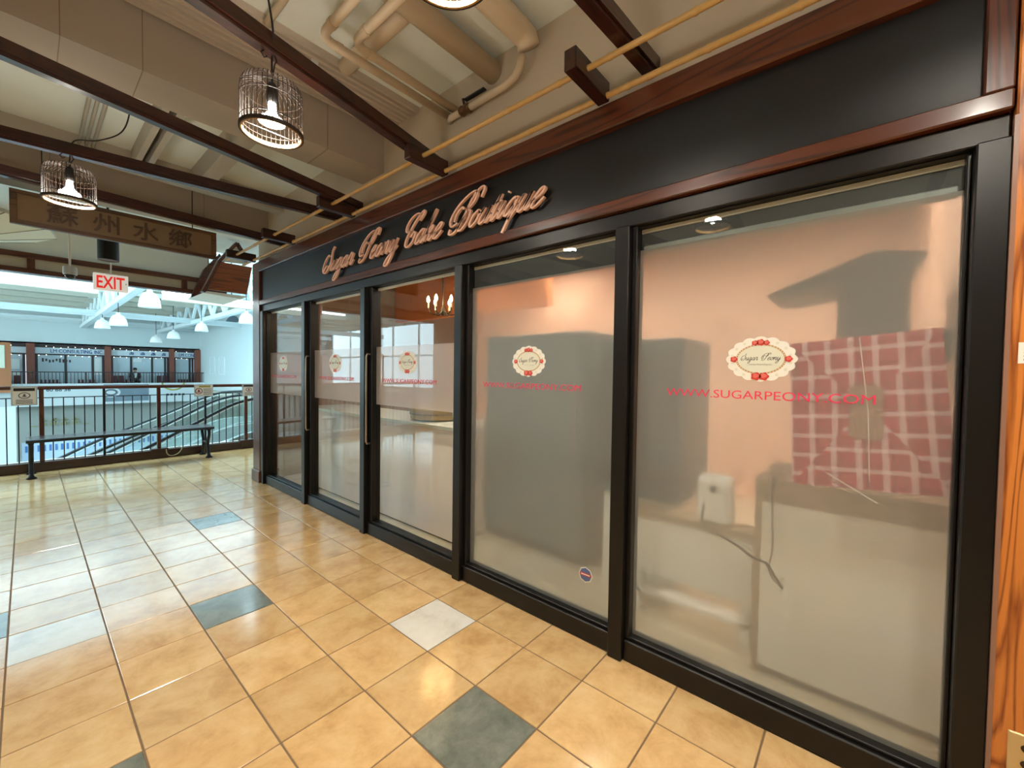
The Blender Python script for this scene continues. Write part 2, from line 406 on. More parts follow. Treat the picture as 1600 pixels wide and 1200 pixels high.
mull_names = ['at the far corner post', 'between the first and second glass bays from the corner post', 'between the two sliding glass doors',
              'between the door with the chandelier behind and the next bay', 'between the two large fully frosted bays', 'against the orange oak pilaster']
for k, ym in enumerate(MUL):
    w = .035 if k else .04
    struct('trim_%d' % (16 + k), MB().box(1.805, 1.95, ym - w, ym + w, 0, 2.05, bev=.004), black, 'black metal mullion ' + mull_names[k], 'mullion')

def script_glyphs():
    G = {}
    oval = [(.6,.82),(.38,1.0),(.1,.6),(.14,.1),(.36,.02),(.6,.5)]
    G['u'] = ([[(0,.55),(.14,1.0),(.12,.25),(.3,0),(.55,.3),(.64,1.0),(.62,.2),(.75,0),(.95,.4)]], .9)
    G['g'] = ([oval, [(.62,1.0),(.62,-.5),(.45,-1.05),(.16,-.95),(.22,-.55),(.6,-.05),(.95,.4)]], .9)
    G['a'] = ([oval, [(.62,1.0),(.62,.2),(.75,0),(.95,.4)]], .9)
    G['r'] = ([[(0,.5),(.18,1.1),(.3,.95),(.5,.95),(.46,.5),(.46,.15),(.6,0),(.8,.4)]], .76)
    G['e'] = ([[(.05,.42),(.42,.62),(.5,.92),(.3,1.0),(.08,.55),(.15,.08),(.4,0),(.75,.42)]], .7)
    G['o'] = ([[(.4,1.0),(.12,.7),(.1,.2),(.32,0),(.56,.3),(.58,.8),(.4,1.0)], [(.5,.9),(.62,.75),(.82,.85)]], .74)
    G['n'] = ([[(0,.55),(.13,1.0),(.12,0)], [(.12,.3),(.35,.9),(.52,1.0),(.6,.8),(.6,.2),(.72,0),(.92,.4)]], .88)
    G['y'] = ([[(0,.55),(.14,1.0),(.12,.3),(.3,0),(.55,.3),(.62,.8)], [(.66,1.0),(.62,-.5),(.42,-1.05),(.12,-.95),(.2,-.5),(.6,0),(.9,.4)]], .9)
    G['k'] = ([[(0,.5),(.2,1.9),(.12,1.95),(.12,0)], [(.12,.45),(.4,1.0),(.55,.85),(.38,.55),(.2,.5),(.42,.4),(.5,.05),(.66,0),(.85,.4)]], .82)
    G['t'] = ([[(0,.5),(.18,1.5),(.18,.2),(.3,0),(.52,.4)], [(0,1.05),(.42,1.08)]], .5)
    G['i'] = ([[(0,.5),(.15,1.0),(.15,.2),(.28,0),(.5,.4)], [(.2,1.42),(.22,1.5)]], .48)
    G['q'] = ([oval, [(.62,1.0),(.62,-1.05)], [(.62,-.3),(.95,.4)]], .9)
    G['S'] = ([[(.62,2.3),(.5,1.9),(.72,1.1),(.74,.45),(.45,-.05),(-.02,.0),(-.32,.5),(-.25,1.2),(.08,1.6),(.34,1.45)], [(0,0),(.1,.45),(.34,.62)]], 1.0)
    G['P'] = ([[(.78,1.95),(.7,1.0),(.55,.2),(.2,-.12),(-.08,.0),(-.06,.28)],
               [(.3,.55),(-.12,.45),(-.4,.85),(-.3,1.55),(.15,2.15),(.7,2.35),(1.02,2.1),(1.0,1.6),(.72,1.25),(.6,1.45)],
               [(-.02,.7),(-.08,1.2),(.16,1.55),(.38,1.4)], [(.82,1.9),(.92,2.25),(1.2,2.45),(1.42,2.3),(1.46,1.85)]], 1.28)
    G['C'] = ([[(.78,1.75),(.95,2.15),(.82,2.4),(.42,1.9),(.08,.9),(.14,.2),(.48,-.05),(.82,.25),(.84,.8),(.62,1.0),(.46,.65)],
               [(.35,1.2),(-.18,1.15),(-.42,1.6),(-.25,2.1),(.2,2.35),(.62,2.2),(.82,1.85)]], 1.1)
    G['B'] = ([[(.78,1.95),(.7,1.0),(.55,.2),(.2,-.12),(-.12,-.05),(-.16,.25)],
               [(.3,.55),(-.14,.42),(-.46,.85),(-.36,1.55),(.15,2.15),(.72,2.38),(1.05,2.15),(1.05,1.65),(.72,1.28)],
               [(.72,1.28),(1.08,1.1),(1.16,.55),(.92,.02),(.6,.05),(.56,.5),(.78,.85)],
               [(-.04,.7),(-.1,1.2),(.16,1.55),(.38,1.4)], [(.82,1.9),(.92,2.25),(1.25,2.5),(1.52,2.3),(1.56,1.8)]], 1.4)
    return G
GLY = script_glyphs()
def catmull(P, k=5):
    P = [Vector((p[0], p[1], 0)) for p in P]; out = []
    if len(P) < 3: return P
    Q = [P[0]*2 - P[1]] + P + [P[-1]*2 - P[-2]]
    for i in range(1, len(Q)-2):
        a, b, c, d = Q[i-1:i+3]
        for t in range(k):
            t = t/k; out.append(.5*((2*b) + (c-a)*t + (2*a-5*b+4*c-d)*t*t + (3*b-a-3*c+d)*t**3))
    return out + [P[-1]]
def glyph_mb(mb, ch, M, thick, thin, depth, shear=.55, mi=0):
    """pointed-pen strokes: thick on the way down, thin on the way up"""
    for st in GLY[ch][0]:
        pts = [Vector((p.x + shear*p.y, p.y, 0)) for p in catmull(st)]
        n = len(pts); L, R = [], []
        for i in range(n):
            t = (pts[min(i+1, n-1)] - pts[max(i-1, 0)]); t = t.normalized() if t.length else Vector((1,0,0))
            tv = abs(t.y); w = thin + (thick - thin) * tv
            if i in (0, n-1) and n > 3: w *= .8
            nn = Vector((-t.y, t.x, 0)) * w * .5
            L.append(pts[i] + nn); R.append(pts[i] - nn)
        V = []; 
        for a, b in zip(L, R):
            V += [M @ Vector((a.x, a.y, depth)), M @ Vector((b.x, b.y, depth)), M @ Vector((a.x, a.y, 0)), M @ Vector((b.x, b.y, 0))]
        F = []
        for i in range(n-1):
            a = i*4; c = a+4
            F += [(a, a+1, c+1, c), (a+2, c+2, c+3, a+3), (a, c, c+2, a+2), (a+1, a+3, c+3, c+1)]
        e = (n-1)*4; F += [(0, 2, 3, 1), (e, e+1, e+3, e+2)]
        mb.add(V, F, mi)
def word_layout(word):
    xs = []; x = 0
    for c in word: xs.append(x); x += GLY[c][1]
    return xs, x
# the sign board with script lettering
sb = thing('shop_sign', 'black fascia sign reading Sugar Peony Cake Boutique in copper script', 'sign', (1.85, 2.6, 2.182))
obj('board', MB().box(1.83, 1.95, -.236, 5.50, 2.182, 2.52), board, sb)
BASE, XH = 2.262, .088
for word, yl, yr in (('Sugar', 3.87, 3.29), ('Peony', 3.235, 2.655), ('Cake', 2.625, 2.15), ('Boutique', 2.10, 1.315)):
    xs, tot = word_layout(word)
    minx = -.25 if word[0] in 'SCPB' else 0
    k = (yl - yr) / ((tot + .35 - minx) * 1.0)
    for c, x_ in zip(word, xs):
        b = MB()
        M = onX(1.806, yl + k*minx - k*x_, BASE) @ Matrix.Diagonal((k, XH, 1, 1))
        glyph_mb(b, c, M, .165, .095, .016)
        glyph = obj('letter', b, copper, sb)
        st = MB(); zc = BASE + XH*.5; yc = yl + k*minx - k*(x_ + .5)
        st.tube([(1.812, yc, zc), (1.83, yc, zc)], .004, 6); obj('standoff', st, blackP, glyph, origin=ORI[sb.name]).location = (0, 0, 0)

def disc(mb, M, cx, cy, rx, ry, n=24, depth=.0006, f=None):
    pts = []
    for i in range(n):
        a = 2*math.pi*i/n; q = f(a) if f else 1.0
        pts.append((cx + rx*q*math.cos(a), cy + ry*q*math.sin(a)))
    mb.add([M @ Vector((x, y, depth)) for x, y in pts] + [M @ Vector((x, y, 0)) for x, y in pts],
           [list(range(n)), list(range(n, 2*n))[::-1]] + [[i, i+n, (i+1) % n + n, (i+1) % n] for i in range(n)])
def badge(parent, yc, zc, s=1.0):
    """scalloped label with gold ring, roses and script"""
    x0 = GX - .0005
    M = onX(x0, yc, zc) @ Matrix.Diagonal((s, s, 1, 1))
    b = MB(); disc(b, M, 0, 0, .114, .083, 96, .0006, lambda a: 1 + .085*abs(math.cos(8*a)))
    bd = obj('badge', b, badgeW, parent)
    b = MB(); M1 = onX(x0 - .0007, yc, zc) @ Matrix.Diagonal((s, s, 1, 1)); disc(b, M1, 0, 0, .087, .060, 48); obj('ring', b, badgeG, bd)
    b = MB(); M2 = onX(x0 - .0014, yc, zc) @ Matrix.Diagonal((s, s, 1, 1)); disc(b, M2, 0, 0, .080, .054, 48); obj('field', b, badgeC, bd)
    b = MB()
    for i in range(44):
        a = 2*math.pi*i/44; disc(b, M2, .0835*math.cos(a), .057*math.sin(a), .0022, .0022, 6, .0004)
    for i in range(16):
        a = 2*math.pi*(i+.5)/16; disc(b, M2, .102*math.cos(a), .074*math.sin(a), .006, .006, 8, .0003)
    obj('beads', b, badgeC, bd)['kind'] = 'stuff'
    for (rx, ry, q) in ((-.014, -.068, .017), (.014, -.068, .017), (0, .066, .014), (-.02, .064, .011), (.02, .064, .011), (-.094, 0, .013), (.094, 0, .013)):
        b = MB(); M3 = onX(x0 - .0022, yc, zc) @ Matrix.Diagonal((s, s, 1, 1))
        disc(b, M3, rx, ry, q, q*.9, 20, .0005, lambda a: 1 + .12*math.cos(5*a)); rose = obj('rose', b, roseR, bd)
        b = MB(); M4 = onX(x0 - .0029, yc, zc) @ Matrix.Diagonal((s, s, 1, 1))
        disc(b, M4, rx, ry + q*.15, q*.6, q*.55, 14, .0004, lambda a: 1 + .15*math.cos(3*a)); obj('petals', b, roseP, bd)
    b = MB()
    for word, xl, w in (('Sugar', -.070, .060), ('Peony', .002, .064)):
        xs, tot = word_layout(word); k = w/(tot + .3)
        for c, x_ in zip(word, xs):
            glyph_mb(b, c, M2 @ Matrix.Translation((xl + .004 + k*x_, -.004, .0005)) @ Matrix.Diagonal((k, .0115, 1, 1)), .16, .1, .0003, .35)
    obj('script', b, inkM, bd)
    obj('small_text', text_mb('cake boutique', .012, M2 @ Matrix.Translation((0, -.024, .0006)), sx=1.15), inkM, bd)
    b = MB(); disc(b, M2, 0, .034, .022, .006, 16, .0004, lambda a: .8 + .3*math.cos(6*a)**2); obj('flourish', b, badgeG, bd)
    return bd
def url(parent, ya, yb, z):
    b = MB(); M = onX(GX - .0012, (ya+yb)/2, z)
    t = text_mb('WWW.SUGARPEONY.COM', .048, Matrix.Identity(4), .0004)
    xs = [v[0] for v in t.v]; k = abs(ya - yb)/(max(xs) - min(xs))
    b.add([M @ Vector((v[0]*k, v[1], v[2])) for v in t.v], t.f)
    return obj('web_address', b, pinkT, parent)
def pane(mb_z, y0, y1, mats, name, parent):
    b = MB(); z0, z1 = mb_z
    b.add([(GX,y0,z0),(GX,y1,z0),(GX,y1,z1),(GX,y0,z1),(GX+.008,y0,z0),(GX+.008,y1,z0),(GX+.008,y1,z1),(GX+.008,y0,z1)], [(0,1,2,3)], 0)
    b.f += [[4,7,6,5],[0,4,5,1],[1,5,6,2],[2,6,7,3],[3,7,4,0]]; b.m += [1,0,0,0,0]
    return obj(name, b, mats, parent)
bays = [('window_1', 'narrow clear glass bay with frosted band beside the corner post', 1.30),
        ('door_1', 'sliding glass door with frosted band, second bay from the corner post', 0),
        ('door_2', 'sliding glass door with frosted band and chandelier showing above it', 0),
        ('window_2', 'fully frosted glass bay with a small octagonal sticker low down', 0),
        ('window_3', 'fully frosted glass bay with red plaid wrapping behind it', 0)]
for k, (nm, lab, _) in enumerate(bays):
    y1, y0 = MUL[k] - .035, MUL[k+1] + .035                 # y1 is the far side
    w = thing(nm, lab, 'door' if nm.startswith('door') else 'window', (GX, (y0+y1)/2, 0), kind='structure')
    obj('kick_rail', MB().box(1.832, 1.94, y0, y1, 0, .098, bev=.005), black, w)
    obj('sill_bead', MB().box(1.85, 1.92, y0, y1, .098, .112, bev=.003), black, w)
    obj('head_rail', MB().box(1.86, 1.93, y0, y1, 2.046, 2.05), black, w)
    far = .055 if k in (1, 2) else .022
    obj('stile', MB().box(1.845, 1.925, y1 - far, y1, .098, 2.05, bev=.003), black, w)
    obj('stile', MB().box(1.86, 1.925, y0, y0 + .012, .098, 2.05, bev=.003), black, w)
    a, b_ = y0 + .012, y1 - far; yc = (a + b_)/2
    obj('top_bead', MB().box(1.896, 1.915, a, b_, 2.026, 2.044), cream, w)
    if k < 3:
        lo = pane((.112, 1.085), a, b_, [clear, clear], 'glass', w)
        pane((1.085, 1.56), a, b_, [frostS, frostB], 'frosted_band', w)
        pane((1.56, 2.046), a, b_, [clear, clear], 'glass', w)
    else:
        top = 1.905 if k == 3 else 1.945
        pane((.112, top), a, b_, [frost, frostB], 'frosted_glass', w)
        pane((top, 2.046), a, b_, [clear, clear], 'glass', w)
        obj('blind', MB().box(1.90, 1.925, a, b_, top - .003, 2.024), blindM, w)
        if k == 4: obj('blind_bar', MB().box(1.893, 1.93, a + .01, b_ - .01, top - .01, top + .022, bev=.004), blindG, w)
    cy = {0: 5.01, 1: 3.80, 2: 2.66, 3: 1.485, 4: .319}[k]
    badge(w, cy, 1.43, 1.0)
    url(w, {0: 5.36, 1: 4.13, 2: 3.0, 3: 1.85, 4: .683}[k], {0: 4.66, 1: 3.45, 2: 2.31, 3: 1.13, 4: -.03}[k], 1.27)
    if k in (1, 2):
        hy = y1 - .028
        h = MB(); h.tube([(1.845, hy, 1.50), (1.815, hy, 1.50), (1.808, hy, 1.48), (1.808, hy, .78), (1.815, hy, .76), (1.845, hy, .76)], .008, 8)
        obj('handle', h, chrome, w, smooth=True)
    if k == 3:
        M = onX(GX - .0004, 1.085, .312)
        b = MB(); disc(b, M, 0, 0, .041, .041, 8, .0006); st = obj('sticker', b, badgeW, w)
        b = MB(); disc(b, onX(GX - .0011, 1.085, .312), 0, 0, .036, .036, 8); obj('sticker_face', b, mat('sticker_blue', srgb(92, 108, 150), .5), st)
        b = MB().box(GX - .0025, GX - .0018, 1.085 - .033, 1.085 + .033, .305, .322); obj('sticker_band', b, mat('sticker_red', srgb(190, 70, 66), .5), st)
        b = MB().box(GX - .0032, GX - .0026, 1.085 - .026, 1.085 + .026, .311, .316); obj('sticker_line', b, badgeW, st)

# outlet and note on the pilaster
op = thing('power_outlet', 'brass coloured double power outlet low on the oak pilaster', 'outlet', (1.795, -.38, .25))
obj('cover_plate', MB().box(1.791, 1.80, -.425, -.335, .245, .372, bev=.003), mat('brass_plate', srgb(214, 190, 140), .3, .5), op)
for z in (.29, .335):
    b = MB(); disc(b, onX(1.791, -.38, z), 0, 0, .022, .014, 20, .002); obj('socket', b, mat('socket_brown_%d' % int(z*1000), srgb(50, 30, 20), .4), op)
nt_ = thing('paper_note', 'small white printed label stuck on the oak pilaster', 'label', (1.798, -.35, 1.405))
obj('paper', MB().box(1.7985, 1.80, -.385, -.322, 1.408, 1.467), badgeW, nt_)
b = MB()
for q in range(5): b.box(1.7978, 1.7984, -.38, -.332, 1.416 + q*.010, 1.421 + q*.010)
obj('print', b, inkM, nt_)

# ------------------------------------------------------------------ wooden ceiling beams, brackets, bamboo rails
def beam(p0, p1, w, h, label, z=2.72):
    a = Vector((p0[0], p0[1], 0)); c = Vector((p1[0], p1[1], 0)); d = (c - a).normalized(); n = Vector((-d.y, d.x, 0)) * w/2
    q = [a + n, a - n, c - n, c + n]; b = MB()
    # main bar with a narrow lip along its lower edge
    b.add([(v.x, v.y, z + .018) for v in q] + [(v.x, v.y, z + h) for v in q], [(0,1,2,3),(4,7,6,5),(0,4,5,1),(1,5,6,2),(2,6,7,3),(3,7,4,0)])
    n2 = n * .72; q = [a + n2, a - n2, c - n2, c + n2]
    b.add([(v.x, v.y, z) for v in q] + [(v.x, v.y, z + .018) for v in q], [(0,1,2,3),(4,7,6,5),(0,4,5,1),(1,5,6,2),(2,6,7,3),(3,7,4,0)])
    return tag(obj('ceiling_beam', b, beamM), label, 'beam', 'dark wood beams across the corridor ceiling')
beam((-2.8, 1.105), (1.88, .782), .07, .075, 'dark wood ceiling beam cut off by the top edge, right of the pipes')
beam((-2.8, 1.222), (1.88, 2.252), .07, .075, 'dark wood ceiling beam from which the larger birdcage lamp hangs')
beam((-2.8, 2.365), (1.88, 3.334), .065, .075, 'dark wood ceiling beam along the underside of the boxed plaster beam')
beam((-2.8, 4.403), (1.88, 3.679), .065, .075, 'dark wood ceiling beam from which the smaller birdcage lamp hangs')
beam((-2.8, 4.485), (1.88, 4.923), .065, .075, 'dark wood ceiling beam just above the Chinese name board')
for yb, lb in ((.985, 'nearest the camera'), (2.135, 'second from the camera'), (3.31, 'third from the camera'), (4.50, 'fourth from the camera'), (5.62, 'on the corner post')):
    b = MB().box(1.50, 1.80, yb - .03, yb + .03, 2.645, 2.735, bev=.004)
    tag(obj('bamboo_bracket', b, beamM), 'short dark wood bracket carrying the bamboo rails, ' + lb, 'bracket', 'brackets carrying the bamboo rails')
def bamboo_pole(x, z, r, label):
    b = MB(); pts = []; rs = []; yy = -1.6; k = 0
    while yy < 5.95:
        pts += [(x, yy, z), (x, yy + .004, z), (x, yy + .012, z), (x, yy + .020, z)]; rs += [r, r*1.18, r*1.18, r]; yy += .30 + .05*math.sin(k*2.1); k += 1
    pts.append((x, 5.97, z)); rs.append(r)
    b.tube(pts, rs, 10); return tag(obj('bamboo_pole', b, bamboo, smooth=True), label, 'bamboo', 'bamboo rails above the shop front')
bamboo_pole(1.60, 2.69, .013, 'thin bamboo rail on the bracket ends, farther from the sign board')
bamboo_pole(1.775, 2.662, .014, 'thin bamboo rail lying close above the sign board')

# ------------------------------------------------------------------ pipes
def arc(p0, pc, p1, n=6):
    return [Vector(p0)*(1-t)**2 + Vector(pc)*2*t*(1-t) + Vector(p1)*t*t for t in [i/n for i in range(n+1)]]
def pipe(name, pts, r, label, extra=None):
    t = thing(name, label, 'pipe', pts[0], 'painted pipes under the ceiling')
    obj('run', MB().tube(pts, r, 16), pipeM, t, smooth=True)
    for (p, d, rr, ln) in (extra or []):
        p = Vector(p); d = Vector(d); obj('collar', MB().tube([p - d*ln/2, p + d*ln/2], rr, 16), pipeM, t, smooth=False)
    return t
pipe('insulated_pipe', [(-1.4, 1.78, 3.19), (1.878, 1.78, 3.19)], .062, 'thick cream insulated pipe running into the wall above the sign')
pipe('insulated_pipe', [(-1.4, 1.46, 3.195), (1.72, 1.46, 3.195), (1.79, 1.46, 3.19), (1.812, 1.46, 3.15)], .064, 'thick cream insulated pipe ending in the elbow beside the valve')
pipe('water_pipe', [(1.015, -1.0, 3.10), (1.015, 2.09, 3.10)] + arc((1.015, 2.13, 3.10), (1.015, 2.21, 3.10), (1.095, 2.21, 3.10)) + [(1.878, 2.21, 3.10)], .0235, 'slim cream pipe with the elbow farther from the wall',
     [((1.015, 2.08, 3.10), (0,1,0), .027, .03), ((1.115, 2.21, 3.10), (1,0,0), .027, .03)])
pipe('water_pipe', [(1.147, -1.0, 3.10), (1.147, 2.0, 3.10)] + arc((1.147, 2.04, 3.10), (1.147, 2.12, 3.10), (1.227, 2.12, 3.10)) + [(1.878, 2.12, 3.10)], .0235, 'slim cream pipe with the elbow nearer the wall',
     [((1.147, 1.99, 3.10), (0,1,0), .027, .03), ((1.247, 2.12, 3.10), (1,0,0), .027, .03)])
pipe('drain_pipe', [(.86, 1.86, 3.22), (.86, 2.5, 3.22)], .018, 'thin cream conduit crossing under the ribbed deck')
pipe('vent_duct', [(1.30, 1.85, 3.232), (1.30, 2.50, 3.232)], .046, 'broad cream duct crossing above the slim pipes')
vp = thing('valve_pipe', 'short cream pipe with a dark lever valve on the wall', 'pipe', (1.83, 1.6, 3.05), 'painted pipes under the ceiling')
obj('run', MB().tube([(1.81, 1.50, 3.13), (1.815, 1.53, 3.07)] + arc((1.82, 1.56, 3.045), (1.82, 1.6, 3.03), (1.825, 1.66, 3.03)) + [(1.83, 1.95, 3.03)], .022, 14), pipeM, vp, smooth=True)
obj('run', MB().tube([(1.83, 2.01, 3.03), (1.83, 2.12, 3.03), (1.875, 2.18, 3.05)], .02, 14), pipeM, vp, smooth=True)
vb = obj('valve_body', MB().tube([(1.83, 1.935, 3.03), (1.83, 1.95, 3.03), (1.83, 1.98, 3.03), (1.83, 2.01, 3.03), (1.83, 2.025, 3.03)], [.026, .032, .026, .032, .026], 8), brassM, vp)
obj('valve_lever', MB().tube([(1.82, 1.98, 3.05), (1.805, 1.98, 3.085)], .008, 8).box(1.845, 1.815, 1.81, 1.985, 3.083, 3.094, bev=.003), blackP, vp)
struct('trim_23', MB().box(1.15, 1.19, 2.62, 2.70, 3.2, DECK), plasterW, 'small white hanger block under the ribbed deck', 'trim')
for k, (xa, xb) in enumerate(((.30, .32), (.34, .355), (.38, .395))):
    b = MB(); b.tube([(xa, 3.31, 3.20), (xa, 4.95, 3.20)], .012, 8)
    tag(obj('conduit', b, joistM, smooth=True), ['leftmost', 'middle', 'rightmost'][k] + ' of three thin white conduits between the boxed beams', 'conduit', 'thin conduits between the boxed beams')

# ------------------------------------------------------------------ birdcage lamps
def cage_lamp(c, ztop, cord_top, label, k=1.0):
    x, y, z = c                                         # centre of the bottom rim
    t = thing('birdcage_lamp', label, 'lamp', (x, y, z), 'birdcage lamps hanging from the ceiling beams')
    R, H = .115*k, .205*k
    wires = MB(); n = 40
    for k in range(n):
        a = 2*math.pi*k/n; ca, sa = math.cos(a), math.sin(a)
        pr = [(R, 0), (R, H*.72), (R*.98, H*.85), (R*.90, H*.95), (R*.72, H*1.0), (R*.30, H*1.04)]
        wires.tube([(x + r*ca, y + r*sa, z + h) for r, h in pr], .0017, 4, cap=False)
    w = obj('cage_wires', wires, rattan, t); w['kind'] = 'stuff'
    for (r, h, q) in ((R, .035, .002), (R, H*.62, .0022), (R*.99, H*.78, .002), (R*.6, H*1.015, .0022), (R*.3, H*1.04, .003)):
        b = MB(); b.tube([(x + r*math.cos(2*math.pi*i/36), y + r*math.sin(2*math.pi*i/36), z + h) for i in range(36)], q, 5, closed=True)
        obj('hoop', b, rattan, t)
    b = MB(); m_ = 40
    b.lathe([(R - .002, -.004), (R + .0045, -.004), (R + .0045, .010), (R - .002, .010), (R - .002, -.004)], (x, y, z), 40)
    obj('rim', b, rattan, t)
    b = MB(); b.lathe([(R - .008, -.005), (R - .002, -.005), (R - .002, .011), (R - .008, .011), (R - .008, -.005)], (x, y, z), 40); obj('rim_lining', b, rattanL, t)
    b = MB(); b.tube([(x - R, y, z + .003), (x + R, y, z + .003)], .003, 6); obj('cross_bar', b, rattan, t)
    obj('socket', MB().lathe([(.0, H*1.02), (.014, H*1.0), (.020, H*.95), (.023, H*.75), (.021, H*.60), (0, H*.60)], (x, y, z), 16), blackP, t, smooth=True)
    bl = obj('bulb', MB().lathe([(.015, H*.60), (.017, H*.42), (.030, H*.33), (.050, H*.26), (.052, H*.22)], (x, y, z), 14), bulbG, t, smooth=True)
    obj('bulb_face', MB().lathe([(.0, H*.19), (.030, H*.195), (.051, H*.22)], (x, y, z), 14), bulbM, bl, origin=ORI[t.name]).location = (0, 0, 0)
    hk = MB(); hk.tube([(x - .03, y, ztop), (x - .042, y, ztop - .015), (x - .03, y, ztop - .03), (x - .018, y, ztop - .02)], .003, 6)
    hk.tube([(x + .01, y, ztop), (x + .02, y, ztop - .02), (x + .012, y, ztop - .035), (x, y, z + H*1.04)], .003, 6)
    obj('hook', hk, blackP, t)
    cp = [Vector(p) for p in ([(x, y, z + H*1.0), (x + .004, y + .01, ztop - .01)] + cord_top)]
    obj('cord', MB().tube([p for p in catmull3(cp)], .0042, 6), blackP, t, smooth=True)
    return t
def catmull3(P, k=6):
    P = [Vector(p) for p in P]; Q = [P[0]*2 - P[1]] + P + [P[-1]*2 - P[-2]]; out = []
    for i in range(1, len(Q)-2):
        a, b, c, d = Q[i-1:i+3]
        for t in range(k):
            t /= k; out.append(.5*((2*b) + (c-a)*t + (2*a-5*b+4*c-d)*t*t + (3*b-a-3*c+d)*t**3))
    return out + [P[-1]]
cage_lamp((.702, 1.985, 2.385), 2.722, [(.69, 1.94, 2.80), (.66, 1.94, 3.0), (.65, 1.95, DECK)], 'larger looking birdcage lamp hanging near the middle of the ceiling', 1.035)
cage_lamp((.193, 3.93, 2.425), 2.722, [(.215, 3.90, 2.81), (.32, 3.88, 2.85), (.43, 3.85, 2.94), (.47, 3.82, 3.08), (.47, 3.80, DECK)], 'smaller looking birdcage lamp in front of the Chinese name board', 1.07)
cage_lamp((.70, .83, 2.38), 2.722, [(.70, .78, 2.80), (.70, .78, 3.0), (.70, .78, DECK)], 'birdcage lamp overhead, seen only as the left reflection in the frosted glass')
cage_lamp((.95, -.34, 2.42), 2.722, [(.95, -.40, 2.80), (.95, -.40, 3.0), (.95, -.40, DECK)], 'birdcage lamp behind the camera, seen only as the glint on the trim by the pilaster')
cage_lamp((.80, -1.5, 2.40), 2.722, [(.80, -1.56, 2.80), (.80, -1.56, 3.0), (.80, -1.56, DECK)], 'birdcage lamp farthest behind the camera in the same row')
beam((-2.8, -1.5), (1.88, -1.5), .07, .075, 'dark wood ceiling beam farthest behind the camera')
beam((-2.8, -.34), (1.88, -.34), .07, .075, 'dark wood ceiling beam behind the camera above the glint on the trim')

# ------------------------------------------------------------------ hanging name board, exit sign, camera, downlight, parasol
nb = thing('name_board', 'hanging wooden name board with four carved Chinese characters', 'sign', (.61, 5.2, 2.50))
obj('panel', MB().box(-.05, 1.27, 5.19, 5.215, 2.53, 2.745), mat('board_tan', srgb(128, 104, 74), .6, 0, .1, 6), nb)
for (a, b_, c, d) in ((-.075, 1.297, 2.50, 2.533), (-.075, 1.297, 2.739, 2.772)): obj('frame_rail', MB().box(a, b_, 5.175, 5.22, c, d, bev=.003), signwood, nb)
for (a, b_) in ((-.075, -.035), (1.257, 1.297)): obj('frame_stile', MB().box(a, b_, 5.175, 5.22, 2.533, 2.739, bev=.003), signwood, nb)
for ch, xc in zip('蘇州水鄉', (.212, .484, .743, 1.002)):
    b = text_mb(ch, .175, onY(xc, 5.186, 2.575), .006, sx=1.1, bold=.0015)
    obj('character', b, mat('carved_brown_%s' % hex(ord(ch)), srgb(78, 56, 32), .5), nb)
for xx in (.1, 1.1): obj('hanger', MB().tube([(xx, 5.2, 2.77), (xx, 5.2, DECK)], .004, 6), blackP, nb)

ex = thing('exit_sign', 'white exit sign with red letters hanging above the railing', 'exit sign', (.68, 7.0, 2.29))
obj('housing', MB().box(.525, .832, 7.0, 7.06, 2.29, 2.49, bev=.005), mat('exit_white', srgb(226, 222, 212), .5, emit=(1, .95, .88, 1), estr=.22), ex)
obj('lettering', text_mb('EXIT', .205, onY(.672, 6.998, 2.318), .001, sx=.60, bold=.004), mat('exit_red', srgb(232, 52, 44), .5, emit=srgb(255, 50, 40), estr=.25), ex)
obj('arrow', MB().prism([(.806, 2.40), (.818, 2.39), (.806, 2.38)], 'y', 6.996, 7.0), mat('exit_grey', srgb(150, 140, 132), .5), ex)
obj('stem', MB().tube([(.68, 7.03, 2.49), (.68, 7.03, DECK)], .008, 8).box(.63, .73, 7.0, 7.06, 2.485, 2.50), bulbW, ex)
cmr = thing('security_camera', 'grey dome security camera on a white pole', 'camera', (.312, 6.5, 2.28))
obj('pole', MB().tube([(.312, 6.5, 2.42), (.312, 6.5, DECK)], .010, 10), bulbW, cmr, smooth=True)
obj('housing', MB().lathe([(.0, 2.43), (.05, 2.43), (.056, 2.42), (.056, 2.35), (.05, 2.345), (0, 2.345)], (.312, 6.5, 0), 20), mat('camera_grey', srgb(180, 182, 180), .4), cmr)
obj('dome', MB().lathe([(.042, 2.346), (.040, 2.325), (.028, 2.306), (.012, 2.299), (0, 2.298)], (.312, 6.5, 0), 20), mat('dome_smoke', srgb(40, 42, 46), .1), cmr, smooth=True)
dl = thing('cylinder_downlight', 'black cylinder downlight hanging behind the name board', 'lamp', (.61, 6.5, 2.56))
obj('can', MB().lathe([(.085, 2.565), (.09, 2.56), (.09, 2.95), (0, 2.96)], (.61, 6.5, 0), 28), blackP, dl)
obj('diffuser', MB().lathe([(.0, 2.568), (.084, 2.568)], (.61, 6.5, 0), 28), mat('downlight_face', (1,1,1,1), .4, emit=(1, .93, .8, 1), estr=9.0), dl)
obj('stem', MB().tube([(.61, 6.5, 2.95), (.61, 6.5, DECK)], .012, 8), blackP, dl)
pa = thing('paper_parasol', 'pale ribbed parasol hanging at the left edge', 'parasol', (-.55, 6.0, 2.40))
can = MB(); n = 12; R0 = .76
ring = lambda r, z: [(-.55 + r*math.cos(2*math.pi*(i+.2)/n), 6.0 + r*math.sin(2*math.pi*(i+.2)/n), z) for i in range(n)]
rings = [ring(.03, 2.40), ring(.38, 2.50), ring(R0, 2.615), ring(R0, 2.645), ring(.38, 2.68), ring(.03, 2.70)]
V = sum(rings, []); F = []
for q in range(5):
    for i in range(n): F.append([q*n+i, q*n+(i+1) % n, (q+1)*n+(i+1) % n, (q+1)*n+i])
